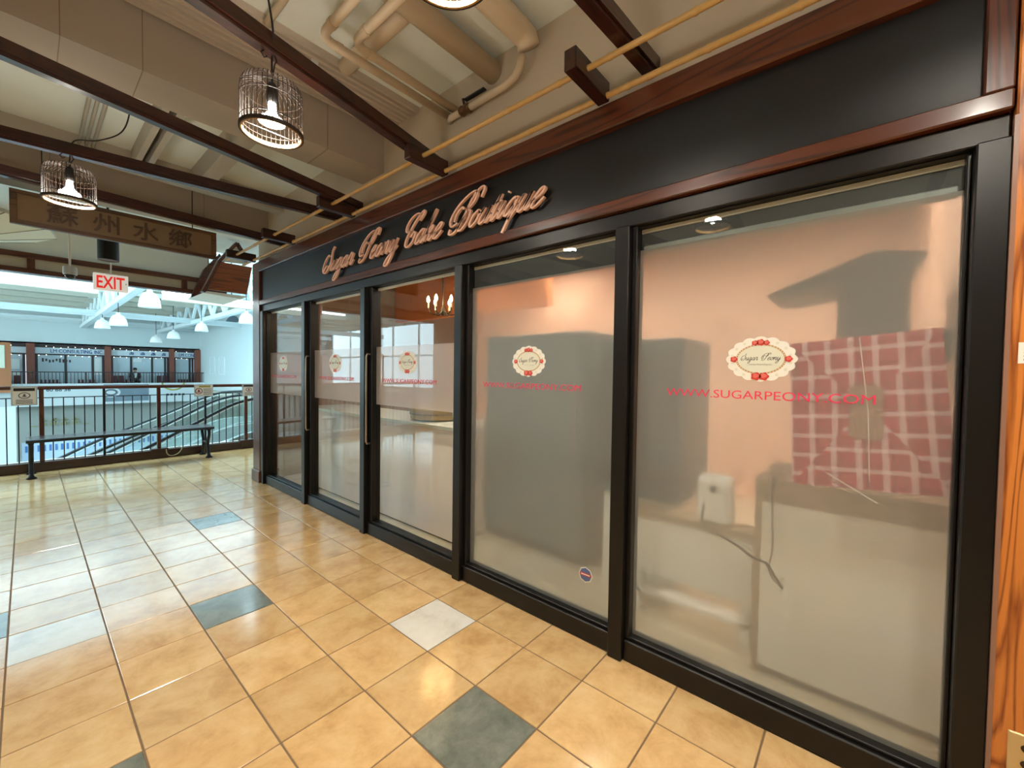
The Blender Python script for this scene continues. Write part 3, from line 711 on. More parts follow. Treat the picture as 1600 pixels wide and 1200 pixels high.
can.add(V, F + [list(range(n))[::-1], list(range(5*n, 6*n))])
obj('canopy', can, mat('parasol_paper', srgb(226, 238, 228), .7), pa)
for i in range(n):
    b = MB(); b.tube([rings[0][i], rings[1][i], rings[2][i]], .004, 5); obj('rib', b, mat('rib_dark', srgb(110, 112, 104), .6) if 'rib_dark' not in MATS else MATS['rib_dark'], pa)
obj('shaft', MB().tube([(-.55, 6, 2.70), (-.55, 6, DECK)], .008, 8), blackP, pa)

# ------------------------------------------------------------------ wooden gable feature at the corner of the balcony
gb = thing('gable_canopy', 'dark wood gable shaped canopy above the corner of the railing', 'canopy', (2.0, 7.3, 2.42))
prof = [(1.66, 2.46), (1.72, 2.62), (1.85, 2.96), (2.06, 3.27), (2.40, 3.27), (2.40, 2.46)]
obj('side_panel', MB().prism([(1.70, 2.50), (1.86, 2.92), (2.26, 2.92), (2.19, 2.50)], 'y', 7.20, 7.24), gableM, gb)
def strip(pts, w, y0, y1):
    b = MB()
    for (a, c) in zip(pts[:-1], pts[1:]):
        a = Vector((a[0], a[1])); c = Vector((c[0], c[1])); d = (c - a).normalized(); n_ = Vector((-d.y, d.x))*w/2
        b.prism([tuple(a + n_), tuple(a - n_), tuple(c - n_), tuple(c + n_)], 'y', y0, y1)
    return b
obj('gable_trim', strip([(1.64, 2.45), (1.69, 2.56), (1.845, 2.94), (2.06, 3.24), (2.22, 2.98)], .04, 7.17, 7.30), woodX, gb)
obj('gable_panel', MB().prism([(1.86, 2.94), (2.06, 3.20), (2.20, 2.96)], 'y', 7.22, 7.26), plasterW, gb)
obj('soffit_board', MB().prism([(1.64, 2.44), (1.69, 2.47), (2.20, 2.47), (2.12, 2.42)], 'y', 7.2, 8.1), plasterW, gb)
obj('back_panel', MB().prism([(1.68, 2.47), (1.85, 2.94), (2.06, 3.24), (2.20, 2.96), (2.14, 2.47)], 'y', 8.05, 8.15), woodX, gb)
for xx in (1.8, 2.1): obj('hanger', MB().tube([(xx, 7.6, 2.47), (xx, 7.6, DECK)], .006, 6), blackP, gb)
struct('ceiling_corner', MB().box(2.121, 3.6, 5.785, 8.23, DECK, DECK + .12), plasterW, 'white ceiling over the corner beyond the shop', 'ceiling')
struct('floor_corner', MB().box(1.84, 6.0, 5.75, 8.1, -.3, -.001), tanT, 'tan tiled floor continuing past the shop corner', 'floor')

# ------------------------------------------------------------------ balcony railing, notices, bench
ry = 8.15
rl = thing('balcony_railing', 'dark wood and iron balcony railing behind the bench', 'railing', (1.0, ry, 0))
obj('kerb', MB().box(-3.0, 6.0, 8.09, 8.22, 0, .12, bev=.006), beamM, rl)  # darker beam wood puts the backlit kerb's shade into its colour
obj('kerb_edge', MB().box(-3.0, 6.0, 8.19, 8.24, .118, .128), bulbW, rl)
obj('handrail', MB().box(-3.0, 6.0, ry - .035, ry + .035, 1.06, 1.107, bev=.012), woodX, rl)
obj('sub_rail', MB().box(-3.0, 6.0, ry - .006, ry + .006, .948, .960), steelB, rl)
postx = [-2.2, -1.05, .117, 1.292, 2.454, 3.6, 4.7]
for k, x_ in enumerate(postx):
    p_ = obj('post', MB().box(x_ - .022, x_ + .022, ry - .022, ry + .022, .12, 1.06, bev=.003), woodZ, rl)
    if k != 2: obj('base_block', MB().box(x_ - .10, x_ + .10, 8.07, 8.225, 0, .145, bev=.006), beamM, rl)
    if x_ + .58 < 5: obj('post', MB().box(x_ + .583 - .013, x_ + .583 + .013, ry - .013, ry + .013, .12, 1.06), steelB, rl)
bar = MB().box(-.0055, .0055, -.0055, .0055, .12, .950); bme = bpy.data.meshes.new('baluster'); bme.from_pydata(bar.v, [], bar.f); bme.materials.append(steelB)
for a, b_ in zip(postx[:-1], postx[1:]):
    for q in range(1, 12):
        if q == 6: continue
        o = bpy.data.objects.new('baluster', bme); COL.objects.link(o); o.parent = rl; o.location = Vector((a + (b_ - a)*q/12, ry, 0)) - ORI[rl.name]
paper = mat('notice_paper', srgb(246, 250, 252), .5); noteg = mat('notice_frame', srgb(196, 206, 214), .4)
def notice(x0, x1, z0, z1, label, head, icon, landscape=False):
    t = thing('notice', label, 'notice', ((x0+x1)/2, ry - .05, z0), 'notices clipped on the railing')
    obj('holder', MB().box(x0, x1, ry - .052, ry - .044, z0, z1, bev=.002), noteg, t)
    obj('sheet', MB().box(x0 + .012, x1 - .012, ry - .054, ry - .0521, z0 + .012, z1 - .012), paper, t)
    w, h = x1 - x0, z1 - z0
    obj('heading', MB().box(x0 + w*(.25 if landscape else .1), x1 - w*(.15 if landscape else .1), ry - .0552, ry - .0541, z1 - h*.24, z1 - h*.09), head, t)
    b = MB(); cx, cz, r = (x0 + w*.24, z0 + h*.45, h*.26) if landscape else ((x0+x1)/2, z0 + h*.52, h*.17)
    M = onY(cx, ry - .0541, cz); disc(b, M, 0, 0, r*(1 if landscape else 1.25), r, 28, .001); ic = obj('emblem', b, icon, t)
    b = MB(); M = onY(cx, ry - .0552, cz); disc(b, M, 0, 0, r*(.78 if landscape else 1.0), r*.75, 24, .0006); obj('emblem_field', b, paper, ic, origin=ORI[t.name]).location = (0,0,0)
    b = MB(); M = onY(cx, ry - .0559, cz)
    disc(b, M, 0, r*.15, r*.3, r*.35, 14, .0006); disc(b, M, 0, -r*.3, r*.55, r*.16, 14, .0006); obj('figure', b, icon, ic, origin=ORI[t.name]).location = (0,0,0)
    b = MB()
    for q in range(4 if landscape else 3):
        if landscape: b.box(x0 + w*.48, x1 - w*.08, ry - .0549, ry - .0541, z0 + h*(.16 + .14*q), z0 + h*(.21 + .14*q))
        else: b.box(x0 + w*.18, x1 - w*.18, ry - .0549, ry - .0541, z0 + h*(.10 + .08*q), z0 + h*(.135 + .08*q))
    obj('text_lines', b, mat('notice_ink', srgb(100, 98, 104), .6) if 'notice_ink' not in MATS else MATS['notice_ink'], t)
dark = mat('notice_dark', srgb(44, 36, 36), .5); gold = mat('notice_yellow', srgb(186, 176, 92), .5); redi = mat('notice_red', srgb(150, 76, 84), .5); greyi = mat('notice_grey', srgb(110, 112, 116), .5)
notice(-.135, .085, .865, 1.105, 'grey framed notice with dark heading and oval emblem on the railing', dark, greyi)
notice(1.72, 1.97, .915, 1.105, 'wide notice with yellow heading and round prohibition sign on the railing', gold, redi, True)
notice(2.385, 2.585, .90, 1.11, 'notice with dark heading and red emblem beside the shop corner post', dark, redi)
lp = thing('cable_loop', 'pale cable looped over the railing kerb', 'cable', (1.42, 8.06, .02))
obj('cable', MB().tube(catmull3([(1.36, 8.055, .13), (1.37, 8.04, .06), (1.42, 8.035, .025), (1.50, 8.035, .05), (1.55, 8.05, .125), (1.52, 8.1, .145)]), .007, 6), mat('pale_cable', srgb(190, 180, 140), .5), lp, smooth=True)

bn = thing('bench', 'long dark bench with cast iron legs in front of the railing', 'bench', (.9, 7.78, 0))
for q, yy in enumerate((7.60, 7.71, 7.82, 7.93)):
    obj('seat_slat', MB().box(-.02, 1.86, yy, yy + .098, .445, .475, bev=.006), mat('bench_slat', srgb(60, 40, 34), .3, 0, .15, 8, coat=.5) if 'bench_slat' not in MATS else MATS['bench_slat'], bn)
obj('front_edge', MB().tube([(-.02, 7.605, .455), (1.86, 7.605, .455)], .022, 10), steelB, bn, smooth=True)
for x_ in (.02, 1.80):
    b = MB()
    for yy, s in ((7.66, 1), (7.96, -1)):
        b.tube(catmull3([(x_, yy - .03*s, .44), (x_, yy - .045*s, .36), (x_, yy + .03*s, .22), (x_, yy, .10), (x_, yy - .03*s, .02)]), [.022]*24 + [.024], 8)
    b.tube([(x_, 7.69, .22), (x_, 7.93, .22)], .014, 8)
    b.box(x_ - .025, x_ + .025, 7.60, 8.02, .42, .447)
    lg = obj('leg', b, steelB, bn, smooth=True)
    for yy in (7.63, 7.985): obj('foot', MB().lathe([(.045, 0), (.045, .012), (.025, .03), (.02, .06), (.0, .06)], (x_, yy, 0), 14), steelB, bn, smooth=True)

# ------------------------------------------------------------------ the shop's interior
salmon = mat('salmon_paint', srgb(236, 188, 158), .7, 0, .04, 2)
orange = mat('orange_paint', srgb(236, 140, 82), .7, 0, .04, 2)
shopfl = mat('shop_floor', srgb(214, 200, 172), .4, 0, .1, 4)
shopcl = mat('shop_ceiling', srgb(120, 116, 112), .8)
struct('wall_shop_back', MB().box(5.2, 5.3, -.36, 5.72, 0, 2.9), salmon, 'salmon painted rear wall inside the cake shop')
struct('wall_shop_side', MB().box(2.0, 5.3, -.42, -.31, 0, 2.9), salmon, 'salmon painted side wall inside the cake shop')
struct('wall_shop_far', MB().box(2.0, 5.3, 5.62, 5.74, 0, 2.9), mat('dimmed_wall', srgb(150, 128, 112), .7), 'far wall inside the cake shop, coloured darker for its dim end')  # the far end's dimness is put into this darker wall colour
struct('floor_shop', MB().box(1.84, 5.3, -.42, 5.74, -.3, -.001), shopfl, 'beige floor inside the cake shop', 'floor')
struct('ceiling_shop', MB().box(1.96, 5.3, -.42, 5.74, 2.9, 2.95), shopcl, 'dark grey ceiling inside the cake shop', 'ceiling')
struct('wall_shop_bulkhead', MB().box(3.75, 3.85, 2.7, 5.62, 2.12, 2.9), orange, 'orange bulkhead hanging inside the cake shop')
dlM = mat('added_downlight_face', (1,1,1,1), .4, emit=(1.0, .94, .80, 1), estr=SHOP_POWER)  # glowing lens of the ceiling lights added to brighten the shop
n_ = 0
for (x_, y_, lb) in ((2.06, .1, 'above the plaid panel'), (2.1, 1.3, 'above the oven and fridge'), (2.1, 2.6, 'above the near end of the pink counter'), (3.6, .5, 'above the extractor hood'), (3.6, 2.0, 'behind the refrigerator'), (4.5, 3.4, 'behind the chandelier')):
    t = thing('added_downlight', 'ceiling light added to brighten the shop ' + lb, 'lamp', (x_, y_, 2.88), 'lights added to the cake shop ceiling')
    obj('trim_ring', MB().lathe([(.075, 2.9), (.095, 2.9), (.095, 2.89), (.075, 2.886), (.075, 2.9)], (x_, y_, 0), 24), bulbW, t)
    obj('lens', MB().lathe([(0, 2.894), (.075, 2.894)], (x_, y_, 0), 24), dlM, t)
greyU = mat('appliance_grey', srgb(80, 98, 102), .45); darkU = mat('appliance_dark', srgb(58, 58, 58), .5); whiteU = mat('laminate_white', srgb(246, 244, 234), .5); brownU = mat('counter_tan', srgb(164, 140, 108), .5)
fr_ = thing('refrigerator', 'tall grey refrigerator standing blurred behind the frosted bay', 'refrigerator', (2.75, 1.95, 0))
obj('body', MB().box(2.50, 3.10, 1.45, 2.38, .06, 1.66, bev=.01), greyU, fr_)
obj('door', MB().box(2.46, 2.50, 1.46, 2.37, .10, 1.64, bev=.008), greyU, fr_)
obj('handle', MB().box(2.43, 2.46, 1.50, 1.53, .8, 1.3, bev=.005), chrome, fr_)
obj('base', MB().box(2.54, 3.06, 1.48, 2.35, 0, .06), darkU, fr_)
ov = thing('oven', 'dark grey upright oven on a white stand beside the frosted mullion', 'oven', (2.75, 1.05, 0))
obj('body', MB().box(2.45, 3.0, .80, 1.33, .60, 1.58, bev=.01), greyU, ov)
obj('door', MB().box(2.425, 2.45, .83, 1.30, .95, 1.5, bev=.006), darkU, ov)
obj('control_panel', MB().box(2.425, 2.45, .83, 1.30, .66, .9, bev=.004), darkU, ov)
obj('stand', MB().box(2.5, 3.0, .82, 1.31, 0, .60), whiteU, ov)
hd_ = thing('extractor_hood', 'dark grey hood with a wide slanted canopy high behind the plaid', 'hood', (2.95, .0, 1.5))
hood = MB(); hood.add([(2.62,.43,1.80),(2.62,-.02,1.97),(2.62,-.20,1.93),(2.62,-.16,1.87),(2.62,.30,1.80),
                       (3.2,.43,1.80),(3.2,-.02,1.97),(3.2,-.20,1.93),(3.2,-.16,1.87),(3.2,.30,1.80)],
                      [(0,1,2,3,4),(9,8,7,6,5),(0,5,6,1),(1,6,7,2),(2,7,8,3),(3,8,9,4),(4,9,5,0)])
obj('canopy', hood, darkU, hd_)
obj('column', MB().box(2.66, 3.1, -.15, .12, 1.30, 1.90), darkU, hd_)
obj('bracket', MB().box(2.9, 3.05, -.31, -.15, 1.45, 1.6), darkU, hd_)
ct = thing('work_table', 'white fronted low work table behind the frosted bay with plaid', 'table', (2.6, .72, 0))
obj('top', MB().box(2.28, 2.42, .39, 1.03, .56, .59), brownU, ct)
obj('front_panel', MB().box(2.30, 2.33, .40, 1.02, .23, .56), whiteU, ct)
for (x_, y_) in ((2.33, .43), (2.33, .99), (2.40, .43), (2.40, .99)): obj('leg', MB().box(x_ - .02, x_ + .02, y_ - .02, y_ + .02, 0, .56), whiteU, ct)
obj('lower_shelf', MB().box(2.31, 2.42, .41, 1.01, .10, .12), whiteU, ct)
kt = thing('white_appliance', 'small white box shaped appliance on the low work table', 'appliance', (2.35, .58, .59))
obj('body', MB().box(2.29, 2.41, .50, .66, .592, .84, bev=.02), whiteU, kt)
obj('knob', MB().lathe([(0, -.015), (.015, -.012), (.015, 0)], (2.29, .58, .78), 14, axis='x'), darkU, kt)
cb_ = thing('display_cabinet', 'tan topped white cabinet standing close behind the plaid wrapping', 'cabinet', (2.3, .03, 0))
obj('top', MB().box(2.16, 2.66, -.30, .37, .80, .90, bev=.004), brownU, cb_)
obj('body', MB().box(2.17, 2.64, -.29, .345, .04, .80), whiteU, cb_)
obj('side_post', MB().box(2.165, 2.20, .346, .37, 0, .80), brownU, cb_)
obj('plinth', MB().box(2.19, 2.62, -.28, .34, 0, .04), darkU, cb_)
ck = thing('cake_counter', 'pale pink panelled counter behind the glass doors', 'counter', (2.35, 3.35, 0))
pinkW = mat('pink_laminate', srgb(246, 226, 216), .5)
obj('front_panel', MB().box(2.16, 2.20, 2.42, 3.66, .02, .90), pinkW, ck)
obj('front_panel', MB().box(2.16, 2.20, 3.68, 5.1, .02, .90), pinkW, ck)
obj('top', MB().box(2.14, 2.7, 2.40, 5.12, .90, .93, bev=.004), whiteU, ck)
obj('end_panel', MB().box(2.2, 2.66, 2.42, 2.45, .02, .90), pinkW, ck)
obj('plinth', MB().box(2.18, 2.64, 2.45, 5.1, 0, .02), darkU, ck)
bk_ = thing('wooden_cake_stand', 'round pale wooden tub on the pink counter', 'cake stand', (2.42, 2.95, .93))
obj('tub', MB().lathe([(.0, .932), (.20, .932), (.24, .95), (.24, 1.03), (.23, 1.04), (.0, 1.03)], (2.42, 2.95, 0), 28), mat('pale_wood', srgb(200, 164, 108), .5, 0, .1, 12), bk_)
obj('hoop', MB().lathe([(.241, .985), (.248, .985), (.248, 1.0), (.241, 1.0), (.241, .985)], (2.42, 2.95, 0), 28), brownU, bk_)
pl_ = thing('decorative_plate', 'small round decorated plate standing beside the wooden tub', 'plate', (2.33, 2.55, .93))
obj('plate', MB().lathe([(0, 0), (.06, .004), (.075, .012), (.075, .016), (.0, .010)], (2.30, 2.55, 1.01), 24, axis='x'), badgeW, pl_)
obj('rosette', MB().lathe([(0, -.004), (.03, -.003), (.032, .002)], (2.30, 2.55, 1.01), 16, axis='x'), roseP, pl_)
obj('easel', MB().box(2.315, 2.36, 2.50, 2.60, .932, .96), brownU, pl_)
chn = thing('chandelier', 'small chandelier with glowing candle bulbs seen through the glass door', 'chandelier', (3.0, 3.58, 2.0))
ironC = mat('chandelier_iron', srgb(52, 38, 28), .4, .5)
obj('stem', MB().tube([(3.0, 3.58, 2.02), (3.0, 3.58, 2.9)], .008, 8).lathe([(0, 1.98), (.025, 2.0), (.03, 2.03), (.012, 2.08)], (3.0, 3.58, 0), 12), ironC, chn)
flame = mat('candle_bulb', (1,1,1,1), .4, emit=(1.0, .66, .28, 1), estr=60.0)
for q in range(6):
    a = 2*math.pi*q/6 + .4; dx, dy = math.cos(a), math.sin(a); P = lambda r, z: (3.0 + r*dx, 3.58 + r*dy, z)
    am = obj('arm', MB().tube(catmull3([P(.02, 2.03), P(.08, 1.995), P(.14, 2.01), P(.16, 2.06)]), .006, 6), ironC, chn, smooth=True)
    cdl = MB().tube([P(.16, 2.06), P(.16, 2.12)], .010, 8); obj('candle', cdl, cream, am)
    obj('bulb', MB().lathe([(.008, 2.12), (.017, 2.14), (.014, 2.165), (.004, 2.19), (0, 2.195)], (P(.16, 0)[0], P(.16, 0)[1], 0), 12), flame, am, smooth=True)
# plaid wrapped panel leaning on the inside of the glass
m, ntp, bs = newmat('red_plaid'); L = ntp.links
uvn = ntp.nodes.new('ShaderNodeUVMap'); sp = ntp.nodes.new('ShaderNodeSeparateXYZ'); L.new(uvn.outputs['UV'], sp.inputs[0])
def band(sock, freq, off, lo, hi):
    a = ntp.nodes.new('ShaderNodeMath'); a.operation = 'MULTIPLY_ADD'; a.inputs[1].default_value = freq; a.inputs[2].default_value = off; L.new(sock, a.inputs[0])
    b = ntp.nodes.new('ShaderNodeMath'); b.operation = 'PINGPONG'; b.inputs[1].default_value = .5; L.new(a.outputs[0], b.inputs[0])
    c = ntp.nodes.new('ShaderNodeMapRange'); c.interpolation_type = 'SMOOTHSTEP'; c.inputs[1].default_value = lo; c.inputs[2].default_value = hi; c.inputs[3].default_value = 1; c.inputs[4].default_value = 0
    L.new(b.outputs[0], c.inputs[0]); return c.outputs[0]
wU, wV = band(sp.outputs[0], 1.0, 0, .08, .17), band(sp.outputs[1], 1.0, 0, .06, .14)
dU, dV = band(sp.outputs[0], 1.0, .72, .015, .04), band(sp.outputs[1], 1.0, .72, .015, .04)
def mixc(f, a, b, fac=1.0):
    x = ntp.nodes.new('ShaderNodeMix'); x.data_type = 'RGBA'
    q = ntp.nodes.new('ShaderNodeMath'); q.operation = 'MULTIPLY'; q.inputs[1].default_value = fac; L.new(f, q.inputs[0]); L.new(q.outputs[0], x.inputs['Factor'])
    for s_, v in (('A', a), ('B', b)):
        if isinstance(v, tuple): x.inputs[s_].default_value = v
        else: L.new(v, x.inputs[s_])
    return x.outputs['Result']
c0 = mixc(dU, srgb(176, 22, 30), srgb(60, 14, 20), .7); c0 = mixc(dV, c0, srgb(70, 20, 26), .7)
c0 = mixc(wU, c0, srgb(240, 224, 222), .45); c0 = mixc(wV, c0, srgb(240, 224, 222), .45)
L.new(c0, bs.inputs['Base Color']); bs.inputs['Roughness'].default_value = .8
plaid = m
pg = thing('plaid_panel', 'red and white plaid wrapped panel pressed against the inside of the glass', 'wrapped panel', (1.915, 0, .95))
Q = [Vector((.225, 1.487)), Vector((-.183, 1.527)), Vector((-.232, .985)), Vector((.203, .954))]     # (y, z): left top, right top, right bottom, left bottom
def bil(u, v): return (Q[3]*(1-u) + Q[2]*u)*(1-v) + (Q[0]*(1-u) + Q[1]*u)*v
pm = MB(); pm.uv = []
cen = (.52, .55)
corners = [(0,0), (1,0), (1,1), (0,1)]
shift = [(.15, .1), (.45, .35), (.3, .2), (.05, .45)]
for q in range(4):
    tri = [corners[q], corners[(q+1) % 4], cen]; base = len(pm.v)
    for d in (1.905, 1.918):
        for (u, v) in tri:
            w = bil(u, v); off = -.004 if (u, v) == cen else 0
            pm.v.append((d + off, w.x, w.y)); pm.uv.append((u*6.2 + shift[q][0], v*7.4 + shift[q][1]))
    pm.f += [[base, base+1, base+2], [base+5, base+4, base+3], [base, base+3, base+4, base+1]]; pm.m += [0, 0, 0]
obj('wrapping', pm, plaid, pg)
kraft = mat('kraft_paper', srgb(158, 116, 84), .8, 0, .05)
tg = MB().prism([(-.052, 1.16), (-.042, 1.148), (.030, 1.148), (.040, 1.16), (.043, 1.32), (.034, 1.337), (-.036, 1.337), (-.046, 1.32)], 'x', 1.897, 1.899)
obj('kraft_tag', tg, kraft, pg)
obj('string', MB().tube([(1.8965, .02, 1.5), (1.8965, -.01, 1.24), (1.8965, -.02, 1.0)], .0014, 5), cream, pg)
obj('tie', MB().tube([(1.8965, .104, 1.015), (1.8965, -.042, .93)], .0022, 5), cream, pg)
cdm = mat('cord_brown', srgb(48, 36, 26), .6)
pc = thing('extension_lead', 'brown extension lead with plug hanging close behind the frosted glass', 'lead', (1.95, .35, .49))
obj('cable', MB().tube(catmull3([(2.20, .60, .72), (1.96, .53, .70), (1.95, .40, .645), (1.945, .33, .61), (1.945, .285, .60), (1.945, .25, .548), (1.945, .225, .512)]), .0055, 6), cdm, pc, smooth=True)
obj('plug', MB().tube([(1.945, .228, .516), (1.945, .205, .495)], [.007, .011], 8), whiteU, pc)
cc = thing('appliance_cord', 'thin brown cord hanging straight down over the cabinet edge', 'cord', (2.03, .29, .45))
obj('cable', MB().tube(catmull3([(2.22, .30, .906), (2.15, .30, .912), (2.125, .298, .87), (2.12, .295, .75), (2.11, .29, .60), (2.10, .30, .52), (2.10, .27, .47), (2.12, .24, .49)]), .004, 6), cdm, cc, smooth=True)

# ------------------------------------------------------------------ the atrium beyond the railing
aw = mat('atrium_white', srgb(224, 232, 232), .7, 0, .02, .5); abe = mat('atrium_beige', srgb(206, 198, 180), .7, 0, .04, .8)
steelW = mat('white_painted_steel', srgb(236, 242, 242), .45)
AX0, AX1, AY1, LOW, ROOF = -13.0, 7.75, 35.0, -3.6, 4.95
struct('wall_far', MB().box(AX0, AX1, AY1, AY1 + .2, 2.62, ROOF), aw, 'white painted far wall of the atrium above the shops')
struct('wall_far_lower', MB().box(AX0, AX1 + 3, AY1, AY1 + .2, LOW, -.35), mat('lower_grey', srgb(186, 186, 178), .7), 'grey lower wall of the atrium below the far balcony')
struct('wall_atrium_right', MB().box(AX1, AX1 + .2, 11.0, AY1, -.05, ROOF), aw, 'pale blue lit side wall of the atrium')
struct('wall_atrium_right_lower', MB().box(AX1 + 2.6, AX1 + 2.8, 8.3, AY1, LOW, 0), aw, 'white side wall of the lower atrium level')
struct('wall_atrium_left', MB().box(AX0 - .2, AX0, 8.3, AY1, LOW, ROOF), aw, 'white side wall of the atrium out of view to the left')
struct('wall_atrium_near', MB().box(AX0, 11, 8.24, 8.34, LOW, -.3).box(AX0, 11, 8.24, 8.4, DECK + .12, ROOF).box(3.6, 11, 8.24, 8.4, -.3, ROOF).box(AX0, -3.0, 8.24, 8.34, -.3, ROOF), aw, 'white wall below and beside the balcony')
struct('floor_lower', MB().box(AX0, 11, 8.3, AY1, LOW - .1, LOW), mat('lower_floor', srgb(206, 212, 214), .25), 'pale floor of the lower atrium level', 'floor')
struct('floor_side_gallery', MB().box(AX1 - .3, AX1 + 2.8, 11, AY1, -.3, -.02), abe, 'gallery floor slab along the atrium side wall', 'floor')
roofm = MB()
roofm.box(AX0, 11, 8.3, 9.2, ROOF, ROOF + .1).box(AX0, 11, 12.6, 13.6, ROOF, ROOF + .1).box(AX0, 11, 24.0, AY1 + .2, ROOF, ROOF + .1)
for (a, b_) in ((AX0, -9), (9.5, 11)): roofm.box(a, b_, 9.2, 12.6, ROOF, ROOF + .1).box(a, b_, 13.6, 24.0, ROOF, ROOF + .1)
struct('ceiling_atrium', roofm, abe, 'beige painted roof deck of the atrium', 'ceiling')
skyM = mat('added_daylight', (1,1,1,1), .4, emit=(.60, .88, 1.0, 1), estr=SKY_POWER)
struct('added_skylight', MB().box(-9, 9.5, 9.2, 12.6, ROOF + .05, ROOF + .08), skyM, 'unseen skylight added to bring daylight into the near end of the atrium', 'skylight')  # out of view, added as a source of cool daylight
rp = thing('added_roof_panels', 'unseen glowing roof panels added over the middle of the atrium', 'skylight', (0, 19, ROOF), kind='structure')  # glowing panels out of view, added for bluish reflections on the corridor floor
panelM = mat('added_roof_glow', srgb(220, 232, 236), .5, emit=(.40, .76, 1.0, 1), estr=SKY_POWER*.25)
for q in range(5): obj('panel', MB().box(-9, 9.5, 13.6 + q*2.08, 13.6 + q*2.08 + 2.0, ROOF + .02, ROOF + .05), panelM, rp)
for q in range(6): obj('glazing_bar', MB().box(-9, 9.5, 13.52 + q*2.08, 13.6 + q*2.08, ROOF - .03, ROOF + .06), steelW, rp)
lw_ = thing('added_window_wall', 'unseen window wall added on the left to light the atrium', 'window', (AX0, 22, .3), kind='structure')  # glazing out of view, added to light the atrium from the side
obj('glazing', MB().box(AX0 + .02, AX0 + .05, 10.5, 34.0, .3, 4.5), skyM, lw_)
for q in range(9): obj('mullion', MB().box(AX0 + .02, AX0 + .14, 10.5 + q*2.94 - .06, 10.5 + q*2.94 + .06, .25, 4.55), steelW, lw_)
for z in (.25, 2.4, 4.5): obj('transom', MB().box(AX0 + .02, AX0 + .12, 10.45, 34.05, z - .05, z + .05), steelW, lw_)
def truss(x, label):
    t = thing('roof_truss', label, 'truss', (x, 20, 3.62), 'white steel roof trusses of the atrium')
    obj('bottom_chord', MB().box(x - .11, x + .11, 12, AY1, 3.62, 3.80), steelW, t)
    obj('top_chord', MB().box(x - .09, x + .09, 12, AY1, 4.72, 4.86), steelW, t)
    yy = 12.2; k = 0
    while yy < AY1 - .95:
        z0, z1 = (3.8, 4.72) if k % 2 == 0 else (4.72, 3.8)
        obj('web', MB().tube([(x, yy, z0), (x, yy + .9, z1)], .075, 6), steelW, t); yy += .9; k += 1
truss(2.15, 'white steel roof truss ending beside the hanging exit sign'); truss(5.6, 'white steel roof truss nearer the atrium side wall'); truss(-4.5, 'white steel roof truss out of view to the left')
for k, (yy, z, lab) in enumerate(((26.5, 3.66, 'white steel cross beam spanning between the roof trusses'), (34.2, 3.85, 'white steel cross beam close to the far atrium wall'), (20.0, 4.3, 'higher white steel cross beam nearer the camera'))):
    b = MB().box(AX0, AX1, yy - .1, yy + .1, z, z + .05).box(AX0, AX1, yy - .1, yy + .1, z + .21, z + .26).box(AX0, AX1, yy - .02, yy + .02, z + .05, z + .21)
    tag(obj('cross_beam', b, steelW), lab, 'beam', 'white cross beams of the atrium roof')
pur = thing('roof_purlins', 'row of beige purlins under the atrium roof deck', 'purlins', (0, 26, 4.3))
for k in range(9):
    yy = 15 + k*2.2; obj('purlin', MB().box(AX0, AX1, yy - .08, yy + .08, 4.42, 4.62), abe, pur)
tubeM = mat('strip_light', (1,1,1,1), .4, emit=(.95, 1, 1, 1), estr=5.0)
for k, (xa, xb, yy, z, lab) in enumerate(((-3.0, 1.05, 13.0, 3.14, 'long bright strip light left of the exit sign'), (2.15, 5.2, 13.0, 3.17, 'long bright strip light right of the exit sign'))):
    t = thing('strip_light', lab, 'lamp', ((xa+xb)/2, yy, z), 'strip lights in the atrium')
    obj('tube', MB().tube([(xa, yy, z + .03), (xb, yy, z + .03)], .035, 8), tubeM, t)
    obj('tray', MB().box(xa, xb, yy - .08, yy + .08, z - .16, z - .02), abe, t)
    for q in range(4): obj('hanger', MB().tube([(xa + (xb - xa)*(q+.5)/4, yy, z), (xa + (xb - xa)*(q+.5)/4, yy, ROOF + .052)], .012, 5), steelW, t)
shadeM = mat('lamp_shade_white', srgb(244, 250, 250), .4, emit=(.9, 1, 1, 1), estr=.1)
lampspots = [((234, 468), 14, .23, 'largest white bell lamp right of the exit sign'), ((185, 500), 20, .25, 'white bell lamp below the right end of the exit sign'),
             ((160, 506), 25, .26, 'white bell lamp hanging left of its neighbour below the exit sign'), ((244, 530), 31, .28, 'lowest white bell lamp under the end of the truss'),
             ((271, 523), 27, .27, 'white bell lamp under the middle of the far truss'), ((315, 511), 23, .25, 'white bell lamp beside the half round grille'), ((385, 497), 17, .24, 'white bell lamp next to the shop corner post')]
def at(u, v, Y):
    d = fw + r2*((u - 800)/647.085) + u2*((600 - v)/647.085); return CAM + d*(Y/d.y)
for (uv, Y, r, lab) in lampspots:
    c = at(*uv, Y); t = thing('bell_lamp', lab, 'lamp', (c.x, c.y, c.z - .15), 'white bell lamps hanging in the atrium')
    obj('shade', MB().lathe([(r, -.20), (r*.98, -.14), (r*.86, .02), (r*.6, .14), (r*.3, .18), (.06, .2), (.05, .26), (0, .26)], c, 20), shadeM, t, smooth=True)
    obj('stem', MB().tube([(c.x, c.y, c.z + .25), (c.x, c.y, ROOF + (.052 if Y < 23 else .002))], .012, 6), steelB, t)
